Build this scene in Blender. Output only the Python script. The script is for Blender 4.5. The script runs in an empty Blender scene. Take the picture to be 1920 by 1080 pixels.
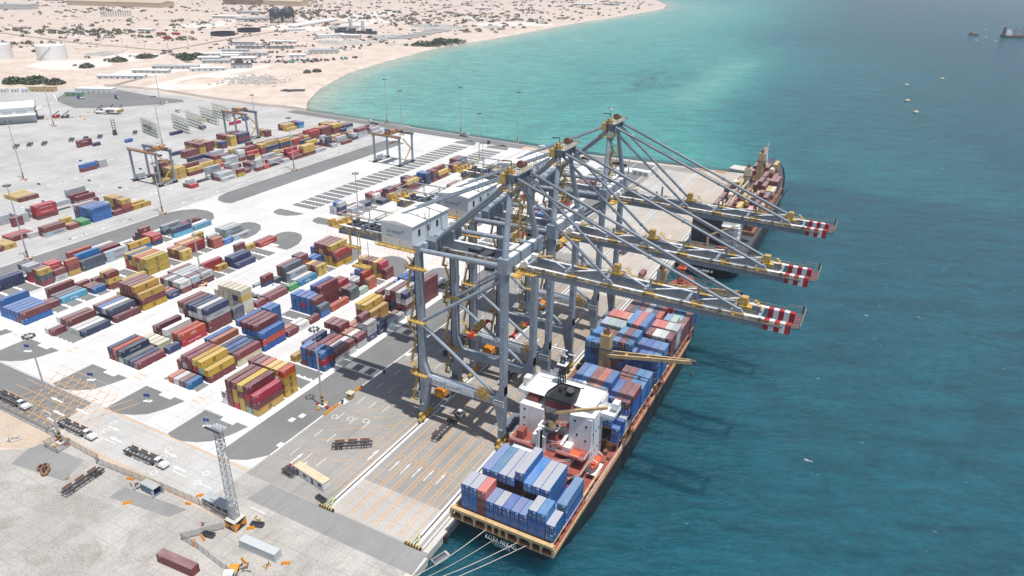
import bpy, math, random
from mathutils import Vector, Matrix
R=math.radians
random.seed(7)
sc=bpy.context.scene; col=sc.collection
# ---------------------------------------------------------------- camera, sky, sun, exposure
cam_d=bpy.data.cameras.new('camera'); cam=bpy.data.objects.new('camera',cam_d); col.objects.link(cam)
YAW,PITCH,ROLL=-.48200,.43778,.01700
_fw=Vector((math.sin(YAW)*math.cos(PITCH),math.cos(YAW)*math.cos(PITCH),-math.sin(PITCH)))
_r0=Vector((math.cos(YAW),-math.sin(YAW),0)); _u0=_r0.cross(_fw)
_r=_r0*math.cos(ROLL)+_u0*math.sin(ROLL); _u=-_r0*math.sin(ROLL)+_u0*math.cos(ROLL)
CAM=Vector((170.272,-139.137,145.282))
M=Matrix((_r,_u,-_fw)).transposed().to_4x4(); M.translation=CAM
cam.matrix_world=M
cam_d.sensor_width=36; cam_d.lens=36*1335.72/1920; cam_d.clip_end=30000; cam_d.clip_start=1
sc.camera=cam
SUN=Vector((.262,-.075,1)).normalized()
el=math.asin(SUN.z)
w=bpy.data.worlds.new('World'); sc.world=w; w.use_nodes=True
nt=w.node_tree; bg=nt.nodes['Background']
sky=nt.nodes.new('ShaderNodeTexSky'); sky.sky_type='NISHITA'; sky.sun_disc=False
sky.sun_elevation=el; sky.sun_rotation=math.atan2(SUN.x,SUN.y); sky.dust_density=1.6; sky.air_density=1.0
nt.links.new(sky.outputs[0],bg.inputs[0]); bg.inputs[1].default_value=.1
sd=bpy.data.lights.new('sun','SUN'); sd.energy=4.2; sd.angle=R(.5); sd.color=(1,.965,.91)
so=bpy.data.objects.new('sun',sd); col.objects.link(so)
so.rotation_euler=SUN.to_track_quat('Z','Y').to_euler()
sc.view_settings.view_transform='Standard'; sc.view_settings.look='None'; sc.view_settings.exposure=.17; sc.view_settings.gamma=1
sc.cycles.use_denoising=True
sc.cycles.max_bounces=6; sc.cycles.volume_bounces=0
# ---------------------------------------------------------------- helpers
def link(o): col.objects.link(o); return o
def tag(o,label=None,cat=None,group=None,kind=None):
    if label: o['label']=label
    if cat: o['category']=cat
    if group: o['group']=group
    if kind: o['kind']=kind
    return o
def empty(name,loc=(0,0,0),rz=0,label=None,cat=None,group=None):
    o=bpy.data.objects.new(name,None); link(o); o.location=loc; o.rotation_euler=(0,0,rz)
    o.empty_display_size=1
    return tag(o,label,cat,group)
_fc={}
def text_geo(s):
    if s not in _fc:
        c=bpy.data.curves.new('txt','FONT'); c.body=s; c.size=1; c.align_x='LEFT'; c.resolution_u=3
        o=bpy.data.objects.new('txt',c); col.objects.link(o)
        bpy.context.view_layer.update()
        me=bpy.data.meshes.new_from_object(o.evaluated_get(bpy.context.evaluated_depsgraph_get()))
        vs=[(v.co.x,v.co.y) for v in me.vertices]; fs=[tuple(p.vertices) for p in me.polygons]
        bpy.data.objects.remove(o); bpy.data.meshes.remove(me); bpy.data.curves.remove(c)
        xs=[v[0] for v in vs] or [0]; ys=[v[1] for v in vs] or [0]
        _fc[s]=(vs,fs,min(xs),max(xs),min(ys),max(ys))
    return _fc[s]
class MB:
    def __init__(s): s.v=[];s.f=[];s.m=[]
    def add(s,v,f,mi=0):
        b=len(s.v); s.v+=[tuple(p) for p in v]; s.f+=[tuple(i+b for i in q) for q in f]; s.m+=[mi]*len(f)
    def box(s,x0,x1,y0,y1,z0,z1,mi=0):
        s.add([(x0,y0,z0),(x1,y0,z0),(x1,y1,z0),(x0,y1,z0),(x0,y0,z1),(x1,y0,z1),(x1,y1,z1),(x0,y1,z1)],
              [(0,3,2,1),(4,5,6,7),(0,1,5,4),(1,2,6,5),(2,3,7,6),(3,0,4,7)],mi)
    def bar(s,p,q,w,h,mi=0,up=(0,0,1)):
        p=Vector(p);q=Vector(q);d=(q-p).normalized();u=Vector(up)
        if abs(d.dot(u))>.98: u=Vector((0,1,0))
        a=d.cross(u).normalized()*w/2; b=a.cross(d).normalized()*h/2
        s.add([p-a-b,p+a-b,p+a+b,p-a+b,q-a-b,q+a-b,q+a+b,q-a+b],[(0,1,2,3)[::-1],(4,5,6,7),(0,1,5,4),(1,2,6,5),(2,3,7,6),(3,0,4,7)],mi)
    def tube(s,p,q,r,n=8,mi=0,r2=None,cap=True):
        p=Vector(p);q=Vector(q);d=(q-p).normalized();u=Vector((0,0,1))
        if abs(d.dot(u))>.95: u=Vector((1,0,0))
        a=d.cross(u).normalized();b=d.cross(a); r2=r if r2 is None else r2
        v=[];f=[]
        for i in range(n):
            t=2*math.pi*i/n; e=a*math.cos(t)+b*math.sin(t); v.append(p+e*r); v.append(q+e*r2)
        for i in range(n):
            j=(i+1)%n; f.append((2*i,2*j,2*j+1,2*i+1))
        if cap: f.append(tuple(range(0,2*n,2))[::-1]); f.append(tuple(range(1,2*n,2)))
        s.add(v,f,mi)
    def path(s,pts,r,n=6,mi=0):
        for a,b in zip(pts,pts[1:]): s.tube(a,b,r,n,mi)
    def prism(s,poly,z0,z1,mi=0,axis='z'):
        n=len(poly)
        def P(x,y,z): return {'z':(x,y,z),'y':(x,z,y),'x':(z,x,y)}[axis]
        v=[P(x,y,z0) for x,y in poly]+[P(x,y,z1) for x,y in poly]
        f=[tuple(range(n))[::-1],tuple(range(n,2*n))]+[(i,(i+1)%n,(i+1)%n+n,i+n) for i in range(n)]
        s.add(v,f,mi)
    def sheet(s,poly,z,mi=0):
        a=sum(poly[i][0]*poly[(i+1)%len(poly)][1]-poly[(i+1)%len(poly)][0]*poly[i][1] for i in range(len(poly)))
        if a<0: poly=poly[::-1]
        s.add([(x,y,z) for x,y in poly],[tuple(range(len(poly)))],mi)
    def rect(s,x0,x1,y0,y1,z,mi=0): s.sheet([(x0,y0),(x1,y0),(x1,y1),(x0,y1)],z,mi)
    def line(s,p,q,w,z,mi=0):
        dx,dy=q[0]-p[0],q[1]-p[1]; l=math.hypot(dx,dy) or 1; nx,ny=-dy/l*w/2,dx/l*w/2
        s.sheet([(p[0]+nx,p[1]+ny),(p[0]-nx,p[1]-ny),(q[0]-nx,q[1]-ny),(q[0]+nx,q[1]+ny)],z,mi)
    def ring(s,c,r,wd,z,mi=0,n=20):
        for i in range(n):
            a,b=2*math.pi*i/n,2*math.pi*(i+1)/n
            s.add([(c[0]+math.cos(a)*r,c[1]+math.sin(a)*r,z),(c[0]+math.cos(b)*r,c[1]+math.sin(b)*r,z),
                   (c[0]+math.cos(b)*(r+wd),c[1]+math.sin(b)*(r+wd),z),(c[0]+math.cos(a)*(r+wd),c[1]+math.sin(a)*(r+wd),z)],[(3,2,1,0)],mi)
    def arrow(s,p,ang,L,wd,z,mi=0):
        c,sn=math.cos(ang),math.sin(ang)
        def T(x,y): return (p[0]+x*c-y*sn,p[1]+x*sn+y*c)
        s.sheet([T(0,-wd*.18),T(L*.6,-wd*.18),T(L*.6,wd*.18),T(0,wd*.18)],z,mi)
        s.sheet([T(L*.6,-wd*.5),T(L,0),T(L*.6,wd*.5)],z,mi)
    def text(s,t,o,xd,yd,width=None,height=None,mi=0):
        vs,fs,x0,x1,y0,y1=text_geo(t); xd=Vector(xd);yd=Vector(yd);o=Vector(o)
        if not vs: return
        k=width/(x1-x0) if width else height/(y1-y0)
        kx=k; ky=height/(y1-y0) if height else k
        if width and not height: ky=kx
        s.add([o+xd*((x-x0)*kx)+yd*((y-y0)*ky) for x,y in vs],fs,mi)
    def cyl(s,x,y,z0,z1,r,n=16,mi=0,r2=None): s.tube((x,y,z0),(x,y,z1),r,n,mi,r2)
    def rail(s,pts,h=1.1,mi=0,step=2.2,r=.06):
        for a,b in zip(pts,pts[1:]):
            a=Vector(a);b=Vector(b);L=(b-a).length
            for k in (h,h*.5): s.bar(a+Vector((0,0,k)),b+Vector((0,0,k)),r,r,mi)
            n=max(1,int(L/step))
            for i in range(n+1):
                p=a.lerp(b,i/n); s.bar(p,p+Vector((0,0,h)),r,r,mi)
    def mesh(s,name,mats,off=(0,0,0),smooth=False):
        me=bpy.data.meshes.new(name); ox,oy,oz=off
        me.from_pydata([(x-ox,y-oy,z-oz) for x,y,z in s.v],[],s.f); 
        for m in (mats if isinstance(mats,(list,tuple)) else [mats]): me.materials.append(m)
        me.polygons.foreach_set('material_index',s.m)
        if smooth: me.polygons.foreach_set('use_smooth',[True]*len(s.f))
        me.update(); return me
    def build(s,name,mats,parent=None,loc=None,smooth=False,local=False):
        if parent is not None:
            ofv=Vector((0,0,0)); q=parent
            while q is not None and not local: ofv+=q.location; q=q.parent
            off=tuple(ofv)
            o=bpy.data.objects.new(name,s.mesh(name,mats,off,smooth)); link(o); o.parent=parent
        else:
            off=loc or (0,0,0)
            o=bpy.data.objects.new(name,s.mesh(name,mats,off,smooth)); link(o); o.location=off
        return o
def copy_tree(o,parent=None):
    c=o.copy(); col.objects.link(c)
    if parent is not None: c.parent=parent
    for ch in list(o.children): copy_tree(ch,c)
    return c
# ---------------------------------------------------------------- materials
def newmat(name):
    m=bpy.data.materials.new(name); m.use_nodes=True; n=m.node_tree
    return m,n,n.nodes['Principled BSDF']
def N(n,t,**k):
    x=n.nodes.new('ShaderNode'+t)
    for a,b in k.items():
        if a=='inp':
            for i,v in b.items(): x.inputs[i].default_value=v
        else: setattr(x,a,b)
    return x
def ramp(n,fac,stops):
    r=N(n,'ValToRGB'); e=r.color_ramp.elements
    while len(e)<len(stops): e.new(.5)
    for q,(p,c) in zip(e,stops): q.position=p; q.color=(*c,1) if len(c)==3 else c
    n.links.new(fac,r.inputs[0]); return r.outputs[0]
def mixc(n,fac,a,b,mode='MIX'):
    x=N(n,'Mix',data_type='RGBA',blend_type=mode)
    for s,v in ((x.inputs[0],fac),(x.inputs[6],a),(x.inputs[7],b)):
        if hasattr(v,'is_linked'): n.links.new(v,s)
        elif isinstance(v,(int,float)): s.default_value=v
        else: s.default_value=(*v,1) if len(v)==3 else v
    return x.outputs[2]
def math_(n,op,a,b=None,c=None):
    x=N(n,'Math',operation=op)
    for i,v in enumerate((a,b,c)):
        if v is None: continue
        if hasattr(v,'is_linked'): n.links.new(v,x.inputs[i])
        else: x.inputs[i].default_value=v
    return x.outputs[0]
def noise(n,vec,scale,detail=4,rough=.55,mapscale=None,dist=0):
    if mapscale:
        mp=N(n,'Mapping'); mp.inputs['Scale'].default_value=mapscale; n.links.new(vec,mp.inputs[0]); vec=mp.outputs[0]
    x=N(n,'TexNoise',inp={'Scale':scale,'Detail':detail,'Roughness':rough,'Distortion':dist}); n.links.new(vec,x.inputs['Vector']); return x.outputs['Fac']
def paint(name,c,rough=.5,var=.12,metal=0,scale=.35,dirt=None):
    m,n,b=newmat(name); tc=N(n,'TexCoord'); f=noise(n,tc.outputs['Object'],scale,5,.65)
    lo=tuple(x*(1-var) for x in c); hi=tuple(min(1,x*(1+var)) for x in c)
    o=ramp(n,f,[(.35,lo),(.65,hi)])
    if dirt:
        f2=noise(n,tc.outputs['Object'],scale*2.5,6,.7,(1,1,.25)); o=mixc(n,ramp(n,f2,[(.52,(0,0,0)),(.74,(.8,.8,.8))]),o,dirt)
    n.links.new(o,b.inputs['Base Color']); b.inputs['Roughness'].default_value=rough; b.inputs['Metallic'].default_value=metal
    return m
def ground(name,c1,c2,stain,streak=.5,slab=None,bands=None,grain=.15,stain_lo=.55):
    """concrete / asphalt / sand: two tones, blotchy stains, tyre streaks along the quay, optional slab joints (slab=(sx,sy))"""
    m,n,b=newmat(name); g=N(n,'NewGeometry').outputs['Position']
    f=noise(n,g,.035,6,.6); o=ramp(n,f,[(.38,c1),(.62,c2)])
    fs=noise(n,g,.09,7,.65,dist=.6); o=mixc(n,ramp(n,fs,[(stain_lo,(0,0,0)),(stain_lo+.2,(.75,.75,.75))]),o,stain)
    if streak:
        ft=noise(n,g,.55,5,.6,(1,.035,1)); o=mixc(n,ramp(n,ft,[(.52,(0,0,0)),(.75,(streak,)*3)]),o,tuple(x*.62 for x in c1))
    fg=noise(n,g,1.7,4,.7); o=mixc(n,grain,o,ramp(n,fg,[(.3,(.12,.12,.12)),(.7,(.95,.93,.9))]),'OVERLAY')
    if slab:
        sx=N(n,'SeparateXYZ'); n.links.new(g,sx.inputs[0])
        for i,sz in ((0,slab[0]),(1,slab[1])):
            if not sz: continue
            q=math_(n,'ABSOLUTE',math_(n,'SUBTRACT',math_(n,'FRACT',math_(n,'DIVIDE',sx.outputs[i],sz)),.5))
            e=math_(n,'GREATER_THAN',q,.5-.09/sz); o=mixc(n,math_(n,'MULTIPLY',e,.35),o,tuple(x*.45 for x in c1))
    n.links.new(o,b.inputs['Base Color']); b.inputs['Roughness'].default_value=.92; b.inputs['Specular IOR Level'].default_value=.2
    return m
def cont_mats():
    out=[]
    for kind in ('wall','roof','door'):
        m,n,b=newmat('container_'+kind); oi=N(n,'ObjectInfo'); tc=N(n,'TexCoord')
        c=oi.outputs['Color']; ob=tc.outputs['Object']
        ad=N(n,'VectorMath',operation='ADD'); n.links.new(ob,ad.inputs[0])
        sc_=N(n,'VectorMath',operation='SCALE'); sc_.inputs['Scale'].default_value=140
        cb=N(n,'CombineXYZ'); n.links.new(oi.outputs['Random'],cb.inputs[0]); n.links.new(oi.outputs['Random'],cb.inputs[1]); n.links.new(cb.outputs[0],sc_.inputs[0]); n.links.new(sc_.outputs[0],ad.inputs[1])
        p=ad.outputs[0]
        hsv=N(n,'HueSaturation'); n.links.new(c,hsv.inputs['Color'])
        n.links.new(math_(n,'MULTIPLY_ADD',oi.outputs['Random'],.34,.72),hsv.inputs['Value'])
        n.links.new(math_(n,'MULTIPLY_ADD',math_(n,'FRACT',math_(n,'MULTIPLY',oi.outputs['Random'],7.3)),.03,.485),hsv.inputs['Hue'])
        n.links.new(math_(n,'MULTIPLY_ADD',math_(n,'FRACT',math_(n,'MULTIPLY',oi.outputs['Random'],13.7)),.2,.95),hsv.inputs['Saturation'])
        o=hsv.outputs[0]
        if kind=='roof':
            f=noise(n,p,.5,5,.6,(1,.35,1)); o=mixc(n,math_(n,'MAXIMUM',ramp(n,f,[(.3,(.14,)*3),(.7,(.36,)*3)]),math_(n,'MULTIPLY',math_(n,'SUBTRACT',1,oi.outputs['Alpha']),.9)),o,(.5,.49,.47))
            f=noise(n,p,1.5,6,.7); o=mixc(n,ramp(n,f,[(.6,(0,0,0)),(.72,(.6,.6,.6))]),o,(.2,.13,.1))
        else:
            f=noise(n,p,.8,5,.65,(1,1,.3)); o=mixc(n,ramp(n,f,[(.35,(0,0,0)),(.75,(.09,)*3)]),o,(.5,.47,.44))
            f=noise(n,p,1.3,6,.75,(1,1,.25)); o=mixc(n,ramp(n,f,[(.63,(0,0,0)),(.74,(.5,.5,.5))]),o,(.13,.07,.045))
        if kind!='door':
            # pressed-steel corrugation as bump along the length
            sp=N(n,'SeparateXYZ'); n.links.new(ob,sp.inputs[0])
            wv=math_(n,'SINE',math_(n,'MULTIPLY',sp.outputs[1],2*math.pi/.56)); bp=N(n,'Bump',inp={'Strength':.35,'Distance':.05}); n.links.new(wv,bp.inputs['Height']); n.links.new(bp.outputs[0],b.inputs['Normal'])
        n.links.new(o,b.inputs['Base Color']); b.inputs['Roughness'].default_value=.55
        out.append(m)
    return out
C_WALL,C_ROOF,C_DOOR=cont_mats()
STEEL=paint('crane_grey',(.26,.31,.37),.45,.1,dirt=(.13,.13,.13))
STEEL2=paint('crane_grey_dark',(.165,.2,.24),.5,.12)
YEL=paint('safety_yellow',(.55,.36,.1),.5,.25,scale=.8,dirt=(.25,.13,.04))
BLACK=paint('black_steel',(.02,.022,.026),.5,.3)
DARK=paint('dark_steel',(.07,.075,.085),.6,.25)
WHITE=paint('white_paint',(.74,.75,.75),.5,.05,dirt=(.5,.45,.38))
PANEL=paint('white_panel',(.62,.66,.69),.5,.04)
ROOFW=paint('white_roof',(.82,.82,.8),.6,.04,dirt=(.6,.56,.5))
REDP=paint('red_paint',(.42,.02,.03),.45,.12)
ORANGE=paint('orange_paint',(.62,.12,.045),.5,.15)
ORBAR=paint('orange_barrier',(.75,.3,.03),.55,.15)
TAN=paint('ship_buff',(.55,.39,.2),.5,.12,dirt=(.28,.15,.08))
HULL=paint('black_hull',(.022,.023,.027),.5,.3,scale=.12,dirt=(.06,.04,.035))
RUST=paint('rusty_steel',(.2,.1,.06),.75,.3,scale=.6,dirt=(.07,.045,.035))
DECKR=paint('red_deck',(.3,.075,.06),.7,.2,dirt=(.14,.06,.05))
GLASS=paint('dark_glass',(.02,.03,.04),.1,.1)
RUBBER=paint('tyre_rubber',(.02,.02,.02),.85,.2)
GALV=paint('galvanised_steel',(.42,.44,.45),.45,.1)
BLUEP=paint('blue_paint',(.03,.07,.3),.5,.1)
CONC=paint('concrete_block',(.55,.53,.49),.9,.1,dirt=(.35,.3,.25))
OLIVE=paint('rack_green',(.4,.42,.3),.6,.15)
ROPE=paint('mooring_rope',(.62,.58,.5),.8,.1)
INK=paint('black_lettering',(.012,.012,.016),.6,.1)
LETW=paint('white_lettering',(.78,.78,.76),.6,.05)
# ================================================================ SETTING
WZ=-2.6
def sstep(a,b,x):
    t=max(0,min(1,(x-a)/(b-a))); return t*t*(3-2*t)
SHORE=[(-362,404),(-398,444),(-441,511),(-495,628),(-521,738),(-553,919),(-549,1100),(-550,1248),(-560,1563),(-548,1753),(-545,2206),(-600,2420),(-700,2640),(-1500,3400),(-5000,6500)]
def shore_x(y):
    if y<=SHORE[0][1]: return SHORE[0][0]
    for (x0,y0),(x1,y1) in zip(SHORE,SHORE[1:]):
        if y<=y1: return x0+(x1-x0)*(y-y0)/(y1-y0)
    return SHORE[-1][0]
def shelf_x(y):
    P=[(300,95),(420,72),(520,25),(700,-15),(1060,-25),(1300,-70),(1500,-160),(1900,-190),(2400,-260),(3500,-400),(9000,-900)]
    if y<P[0][0]: return P[0][1]
    for (y0,x0),(y1,x1) in zip(P,P[1:]):
        if y<=y1: return x0+(x1-x0)*(y-y0)/(y1-y0)
    return P[-1][1]
def make_water():
    ys=[]; y=-400
    while y<9000: ys.append(y); y+=14 if y<1300 else (30 if y<3000 else 250)
    ys.append(9000)
    us=[-2500,-1600,-1000]; x=-640
    while x<260: us.append(x); x+=11
    us+=[300,420,600,900,1400,2200,4000,8000]
    v=[];a=[]
    for yy in ys:
        for xx in us:
            v.append((xx,yy,WZ))
            d=xx-shore_x(yy); e=xx-shelf_x(yy)
            sand=1-sstep(2,75,d); wv=60+.1*max(0,yy-400)
            dep=.10*sstep(0,120,d)+.22*sstep(60,420,d)+.40*sstep(-wv*.75,wv*1.15,e)+.18*sstep(30,420,e)+.14*sstep(250,1200,e)
            if yy<405: dep=max(dep,.86)
            shoal=math.exp(-((e+25)/28)**2)*sstep(600,720,yy)*(1-sstep(1000,1200,yy)); dep-=.25*shoal
            k=math.exp(-((xx+125)/55)**2-((yy-800)/130)**2); k2=math.exp(-((xx+60)/80)**2-((yy-1350)/260)**2)
            a.append((max(0,min(1,dep)),sand,min(1,k*.8+k2*.3)))
    nx=len(us); f=[]
    for j in range(len(ys)-1):
        for i in range(nx-1): f.append((j*nx+i,j*nx+i+1,j*nx+nx+i+1,j*nx+nx+i))
    me=bpy.data.meshes.new('sea'); me.from_pydata(v,[],f)
    at=me.color_attributes.new('depth','FLOAT_COLOR','POINT')
    at.data.foreach_set('color',[q for t in a for q in (*t,1)])
    m,n,b=newmat('sea_water'); g=N(n,'NewGeometry').outputs['Position']
    va=N(n,'VertexColor',layer_name='depth'); sp=N(n,'SeparateColor'); n.links.new(va.outputs[0],sp.inputs[0])
    nz=noise(n,g,.014,6,.62,(1,.5,1),.8)
    d=math_(n,'ADD',sp.outputs[0],math_(n,'MULTIPLY',math_(n,'SUBTRACT',nz,.5),.22))
    c=ramp(n,d,[(0,(.22,.43,.37)),(.14,(.13,.37,.33)),(.34,(.06,.30,.285)),(.6,(.015,.165,.185)),(.85,(.006,.082,.115)),(1,(.007,.074,.115))])
    c=mixc(n,math_(n,'MULTIPLY',sp.outputs[1],.8),c,(.44,.46,.36))
    n2=noise(n,g,.03,6,.7,(1,.6,1),1)
    c=mixc(n,math_(n,'MULTIPLY',sp.outputs[2],ramp(n,n2,[(.4,(0,0,0)),(.6,(1,1,1))])),c,(.012,.12,.15))
    # white caps: small wind-torn foam flecks
    fo=noise(n,g,.42,5,.62,(.42,1,1),.5); fo2=noise(n,g,.02,3,.5)
    foam=math_(n,'MULTIPLY',ramp(n,fo,[(.69,(0,0,0)),(.745,(1,1,1))]),ramp(n,fo2,[(.46,(0,0,0)),(.62,(1,1,1))]))
    foam=math_(n,'MULTIPLY',foam,math_(n,'GREATER_THAN',sp.outputs[0],.35))
    # surf along the beach
    sf=noise(n,g,.09,5,.6,(1,1,1),1.2)
    surf=math_(n,'MULTIPLY',ramp(n,sp.outputs[1],[(.93,(0,0,0)),(.985,(1,1,1))]),ramp(n,sf,[(.47,(0,0,0)),(.56,(1,1,1))]))
    fm=math_(n,'MAXIMUM',math_(n,'MULTIPLY',foam,.75),math_(n,'MULTIPLY',surf,.8)); c=mixc(n,fm,c,(.85,.88,.88))
    n.links.new(c,b.inputs['Base Color']); b.inputs['IOR'].default_value=1.33; b.subsurface_method='BURLEY'; b.inputs['Subsurface Weight'].default_value=1; b.inputs['Subsurface Radius'].default_value=(1,1,1); b.inputs['Subsurface Scale'].default_value=26
    n.links.new(math_(n,'MULTIPLY_ADD',fm,.5,.2),b.inputs['Roughness'])
    # wind waves with crests running roughly along +x, plus chop
    rot=N(n,'Mapping'); rot.inputs['Rotation'].default_value=(0,0,R(-22)); n.links.new(g,rot.inputs[0]); gv=rot.outputs[0]
    w0=noise(n,gv,.05,3,.5,(.3,1,1),.4); w1=noise(n,gv,.14,4,.6,(.34,1,1),.35); w2=noise(n,gv,.5,4,.62,(.5,1,1),.3); w3=noise(n,g,1.9,3,.65)
    h=math_(n,'ADD',math_(n,'ADD',math_(n,'MULTIPLY',w0,1.4),math_(n,'MULTIPLY',w1,3.0)),math_(n,'ADD',math_(n,'MULTIPLY',w2,1.8),math_(n,'MULTIPLY',w3,.32)))
    bp=N(n,'Bump',inp={'Strength':1.0,'Distance':1.25}); n.links.new(h,bp.inputs['Height']); n.links.new(bp.outputs[0],b.inputs['Normal'])
    # wave light and shade painted into the body colour: crests lighter, troughs darker
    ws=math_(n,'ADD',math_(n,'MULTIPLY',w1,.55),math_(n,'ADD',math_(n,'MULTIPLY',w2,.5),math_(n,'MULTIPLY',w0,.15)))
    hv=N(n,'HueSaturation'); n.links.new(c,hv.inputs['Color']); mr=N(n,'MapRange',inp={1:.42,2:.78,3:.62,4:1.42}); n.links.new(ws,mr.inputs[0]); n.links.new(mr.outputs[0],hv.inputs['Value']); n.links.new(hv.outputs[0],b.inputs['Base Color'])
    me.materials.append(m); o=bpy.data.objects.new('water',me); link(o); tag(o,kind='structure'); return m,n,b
make_water()
SAND=ground('desert_sand',(.52,.415,.345),(.62,.515,.44),(.67,.60,.53),streak=0,grain=.22,stain_lo=.5)
CONC_W=ground('yard_concrete',(.56,.55,.53),(.645,.635,.615),(.45,.435,.415),streak=.5,slab=(8.2,6.65),grain=.10,stain_lo=.58)
CONC_D=ground('north_yard_concrete',(.40,.395,.38),(.49,.48,.465),(.335,.325,.31),streak=.6,slab=(6,6),grain=.12)
CONC_Q=ground('apron_concrete',(.27,.262,.248),(.335,.322,.303),(.36,.325,.28),streak=.5,slab=(0,6),grain=.16)
CONC_Q2=ground('apron_concrete_pale',(.40,.385,.36),(.475,.455,.425),(.36,.325,.28),streak=.45,slab=(0,6),grain=.16)
CONC_OLD=ground('old_quay_concrete',(.36,.345,.32),(.47,.45,.415),(.27,.25,.225),streak=.3,slab=(5.6,5.6),grain=.25,stain_lo=.5)
ASPH=ground('asphalt',(.175,.175,.173),(.21,.21,.207),(.24,.235,.23),streak=.3,grain=.14)
ASPH2=ground('old_asphalt',(.235,.235,.232),(.285,.283,.278),(.33,.32,.31),streak=.3,grain=.14)
PEB=ground('rubble_verge',(.45,.36,.28),(.55,.45,.36),(.38,.33,.28),streak=0,grain=.3)
MW=ground('white_marking',(.72,.72,.70),(.80,.80,.78),(.58,.57,.55),streak=.15,grain=.06)
MO=ground('orange_marking',(.66,.36,.13),(.60,.36,.17),(.46,.36,.26),streak=.4,grain=.2,stain_lo=.47)
MK=paint('rail_groove',(.025,.025,.025),.7,.2)
def st(mb,name,mat): return tag(mb.build(name,mat),kind='structure')
# land, quay body
g=MB(); pts=[(84.9,-22.9),(84.9,396)]
g.sheet([(-9000,-2500),(84.5,-2500),(84.5,-60)]+[(84.5,400),(-40,392)]+[(-237,399)]+[(x,y) for x,y in SHORE]+[(-9000,6500)],-.06); st(g,'desert_ground',SAND)
# sloped beach skirt so the land meets the water
b=MB(); P=[(-237,399)]+SHORE
for (x0,y0),(x1,y1) in zip(P,P[1:]):
    b.add([(x0,y0,-.06),(x1,y1,-.06),(x1+10,y1+5,-3.4),(x0+10,y0+5,-3.4)],[(0,3,2,1)])
st(b,'beach',SAND)
q=MB(); q.box(84.0,85.6,-22.9,401,-9,-.02); q.box(79.2,85.6,-24.4,-22.95,-9,-.03); q.box(84.2,86.4,-140,-24.45,-9,-.05)
q.add([(-40,392,-.06),(85.6,401,-.06),(85.6,408,-4),(-40,399,-4),(-237,399,-.06),(-237,407,-4),(-362,404,-.06),(-362,412,-4)],[(1,0,3,2),(0,4,5,3),(4,6,7,5)])
st(q,'quay_wall',CONC)
y=MB(); y.sheet([(-640,-40.2),(18.4,-40.2),(18.4,391),(-40,391.5),(-237,398.5),(-362,403),(-470,395),(-627,388),(-700,300)],-.02); st(y,'yard_pavement',CONC_W)
y=MB(); y.sheet([(-640,15),(-207,15),(-207,334),(-222,402.5),(-362,402.6),(-470,394.6),(-627,387.6),(-700,300)],-.014); st(y,'north_yard_pavement',CONC_D)
y=MB(); y.sheet([(18.4,-22.8),(83.95,-22.8),(83.95,398),(18.4,391)],-.022); st(y,'quay_apron',CONC_Q)
y=MB(); y.sheet([(50.9,-22.7),(80,-22.7),(80,-7.6),(50.9,-7.6)],-.012); y.rect(24,50,190,380,-.012); y.rect(52,80,150,395,-.012); st(y,'pale_apron_patch',CONC_Q2)
y=MB(); y.sheet([(-160,-140),(84.1,-140),(84.1,-22.85),(18.4,-22.85),(18.4,-40.25),(-46,-40.25),(-46,-44),(-70,-62)],-.026); st(y,'old_quay_pavement',CONC_OLD)
y=MB(); y.sheet([(27.4,-31.1),(86,-31.1),(85.5,-23),(28.8,-23)],-.016); st(y,'repaired_pavement_strip',ASPH2)
y=MB(); y.sheet([(-180,-40.1),(18.4,-40.1),(18.4,-20.5),(3,-21.3),(-180,-21.3)],-.014); st(y,'fence_road',ground('fence_road_concrete',(.44,.43,.41),(.52,.51,.49),(.38,.365,.34),streak=.2,slab=(6,6),grain=.2))
y=MB()
for k in range(8): blob_=[(random.uniform(-150,60),random.uniform(-130,-50))]
st_pt=((-60,-62,16,5,.3),(-20,-58,22,5,.2),(-45,-78,26,7,.35),(5,-70,18,6,.3),(30,-85,24,8,.3),(-20,-100,30,9,.3),(50,-33.5,18,1.5,0),(60,-50,12,5,.1))
for x_,y_,rx,ry,an in st_pt:
    P_=[]
    for k in range(18):
        a_=2*math.pi*k/18; s=random.uniform(.7,1.2); u,v=rx*s*math.cos(a_),ry*s*math.sin(a_); P_.append((x_+u*math.cos(an)-v*math.sin(an),y_+u*math.sin(an)+v*math.cos(an)))
    if all(q[1]<-43.5 for q in P_) : y.sheet(P_,-.019)
st(y,'oil_stain',ground('stained_concrete',(.33,.315,.29),(.43,.41,.38),(.26,.235,.2),streak=.3,grain=.35,stain_lo=.48))
y=MB(); y.sheet([(-52,-44.5),(-30,-43),(-26,-52),(-48,-55)],-.02); y.sheet([(-8,-45),(16,-42.5),(14,-47),(-8,-50)],-.02); st(y,'patched_pavement',ASPH2)
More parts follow.
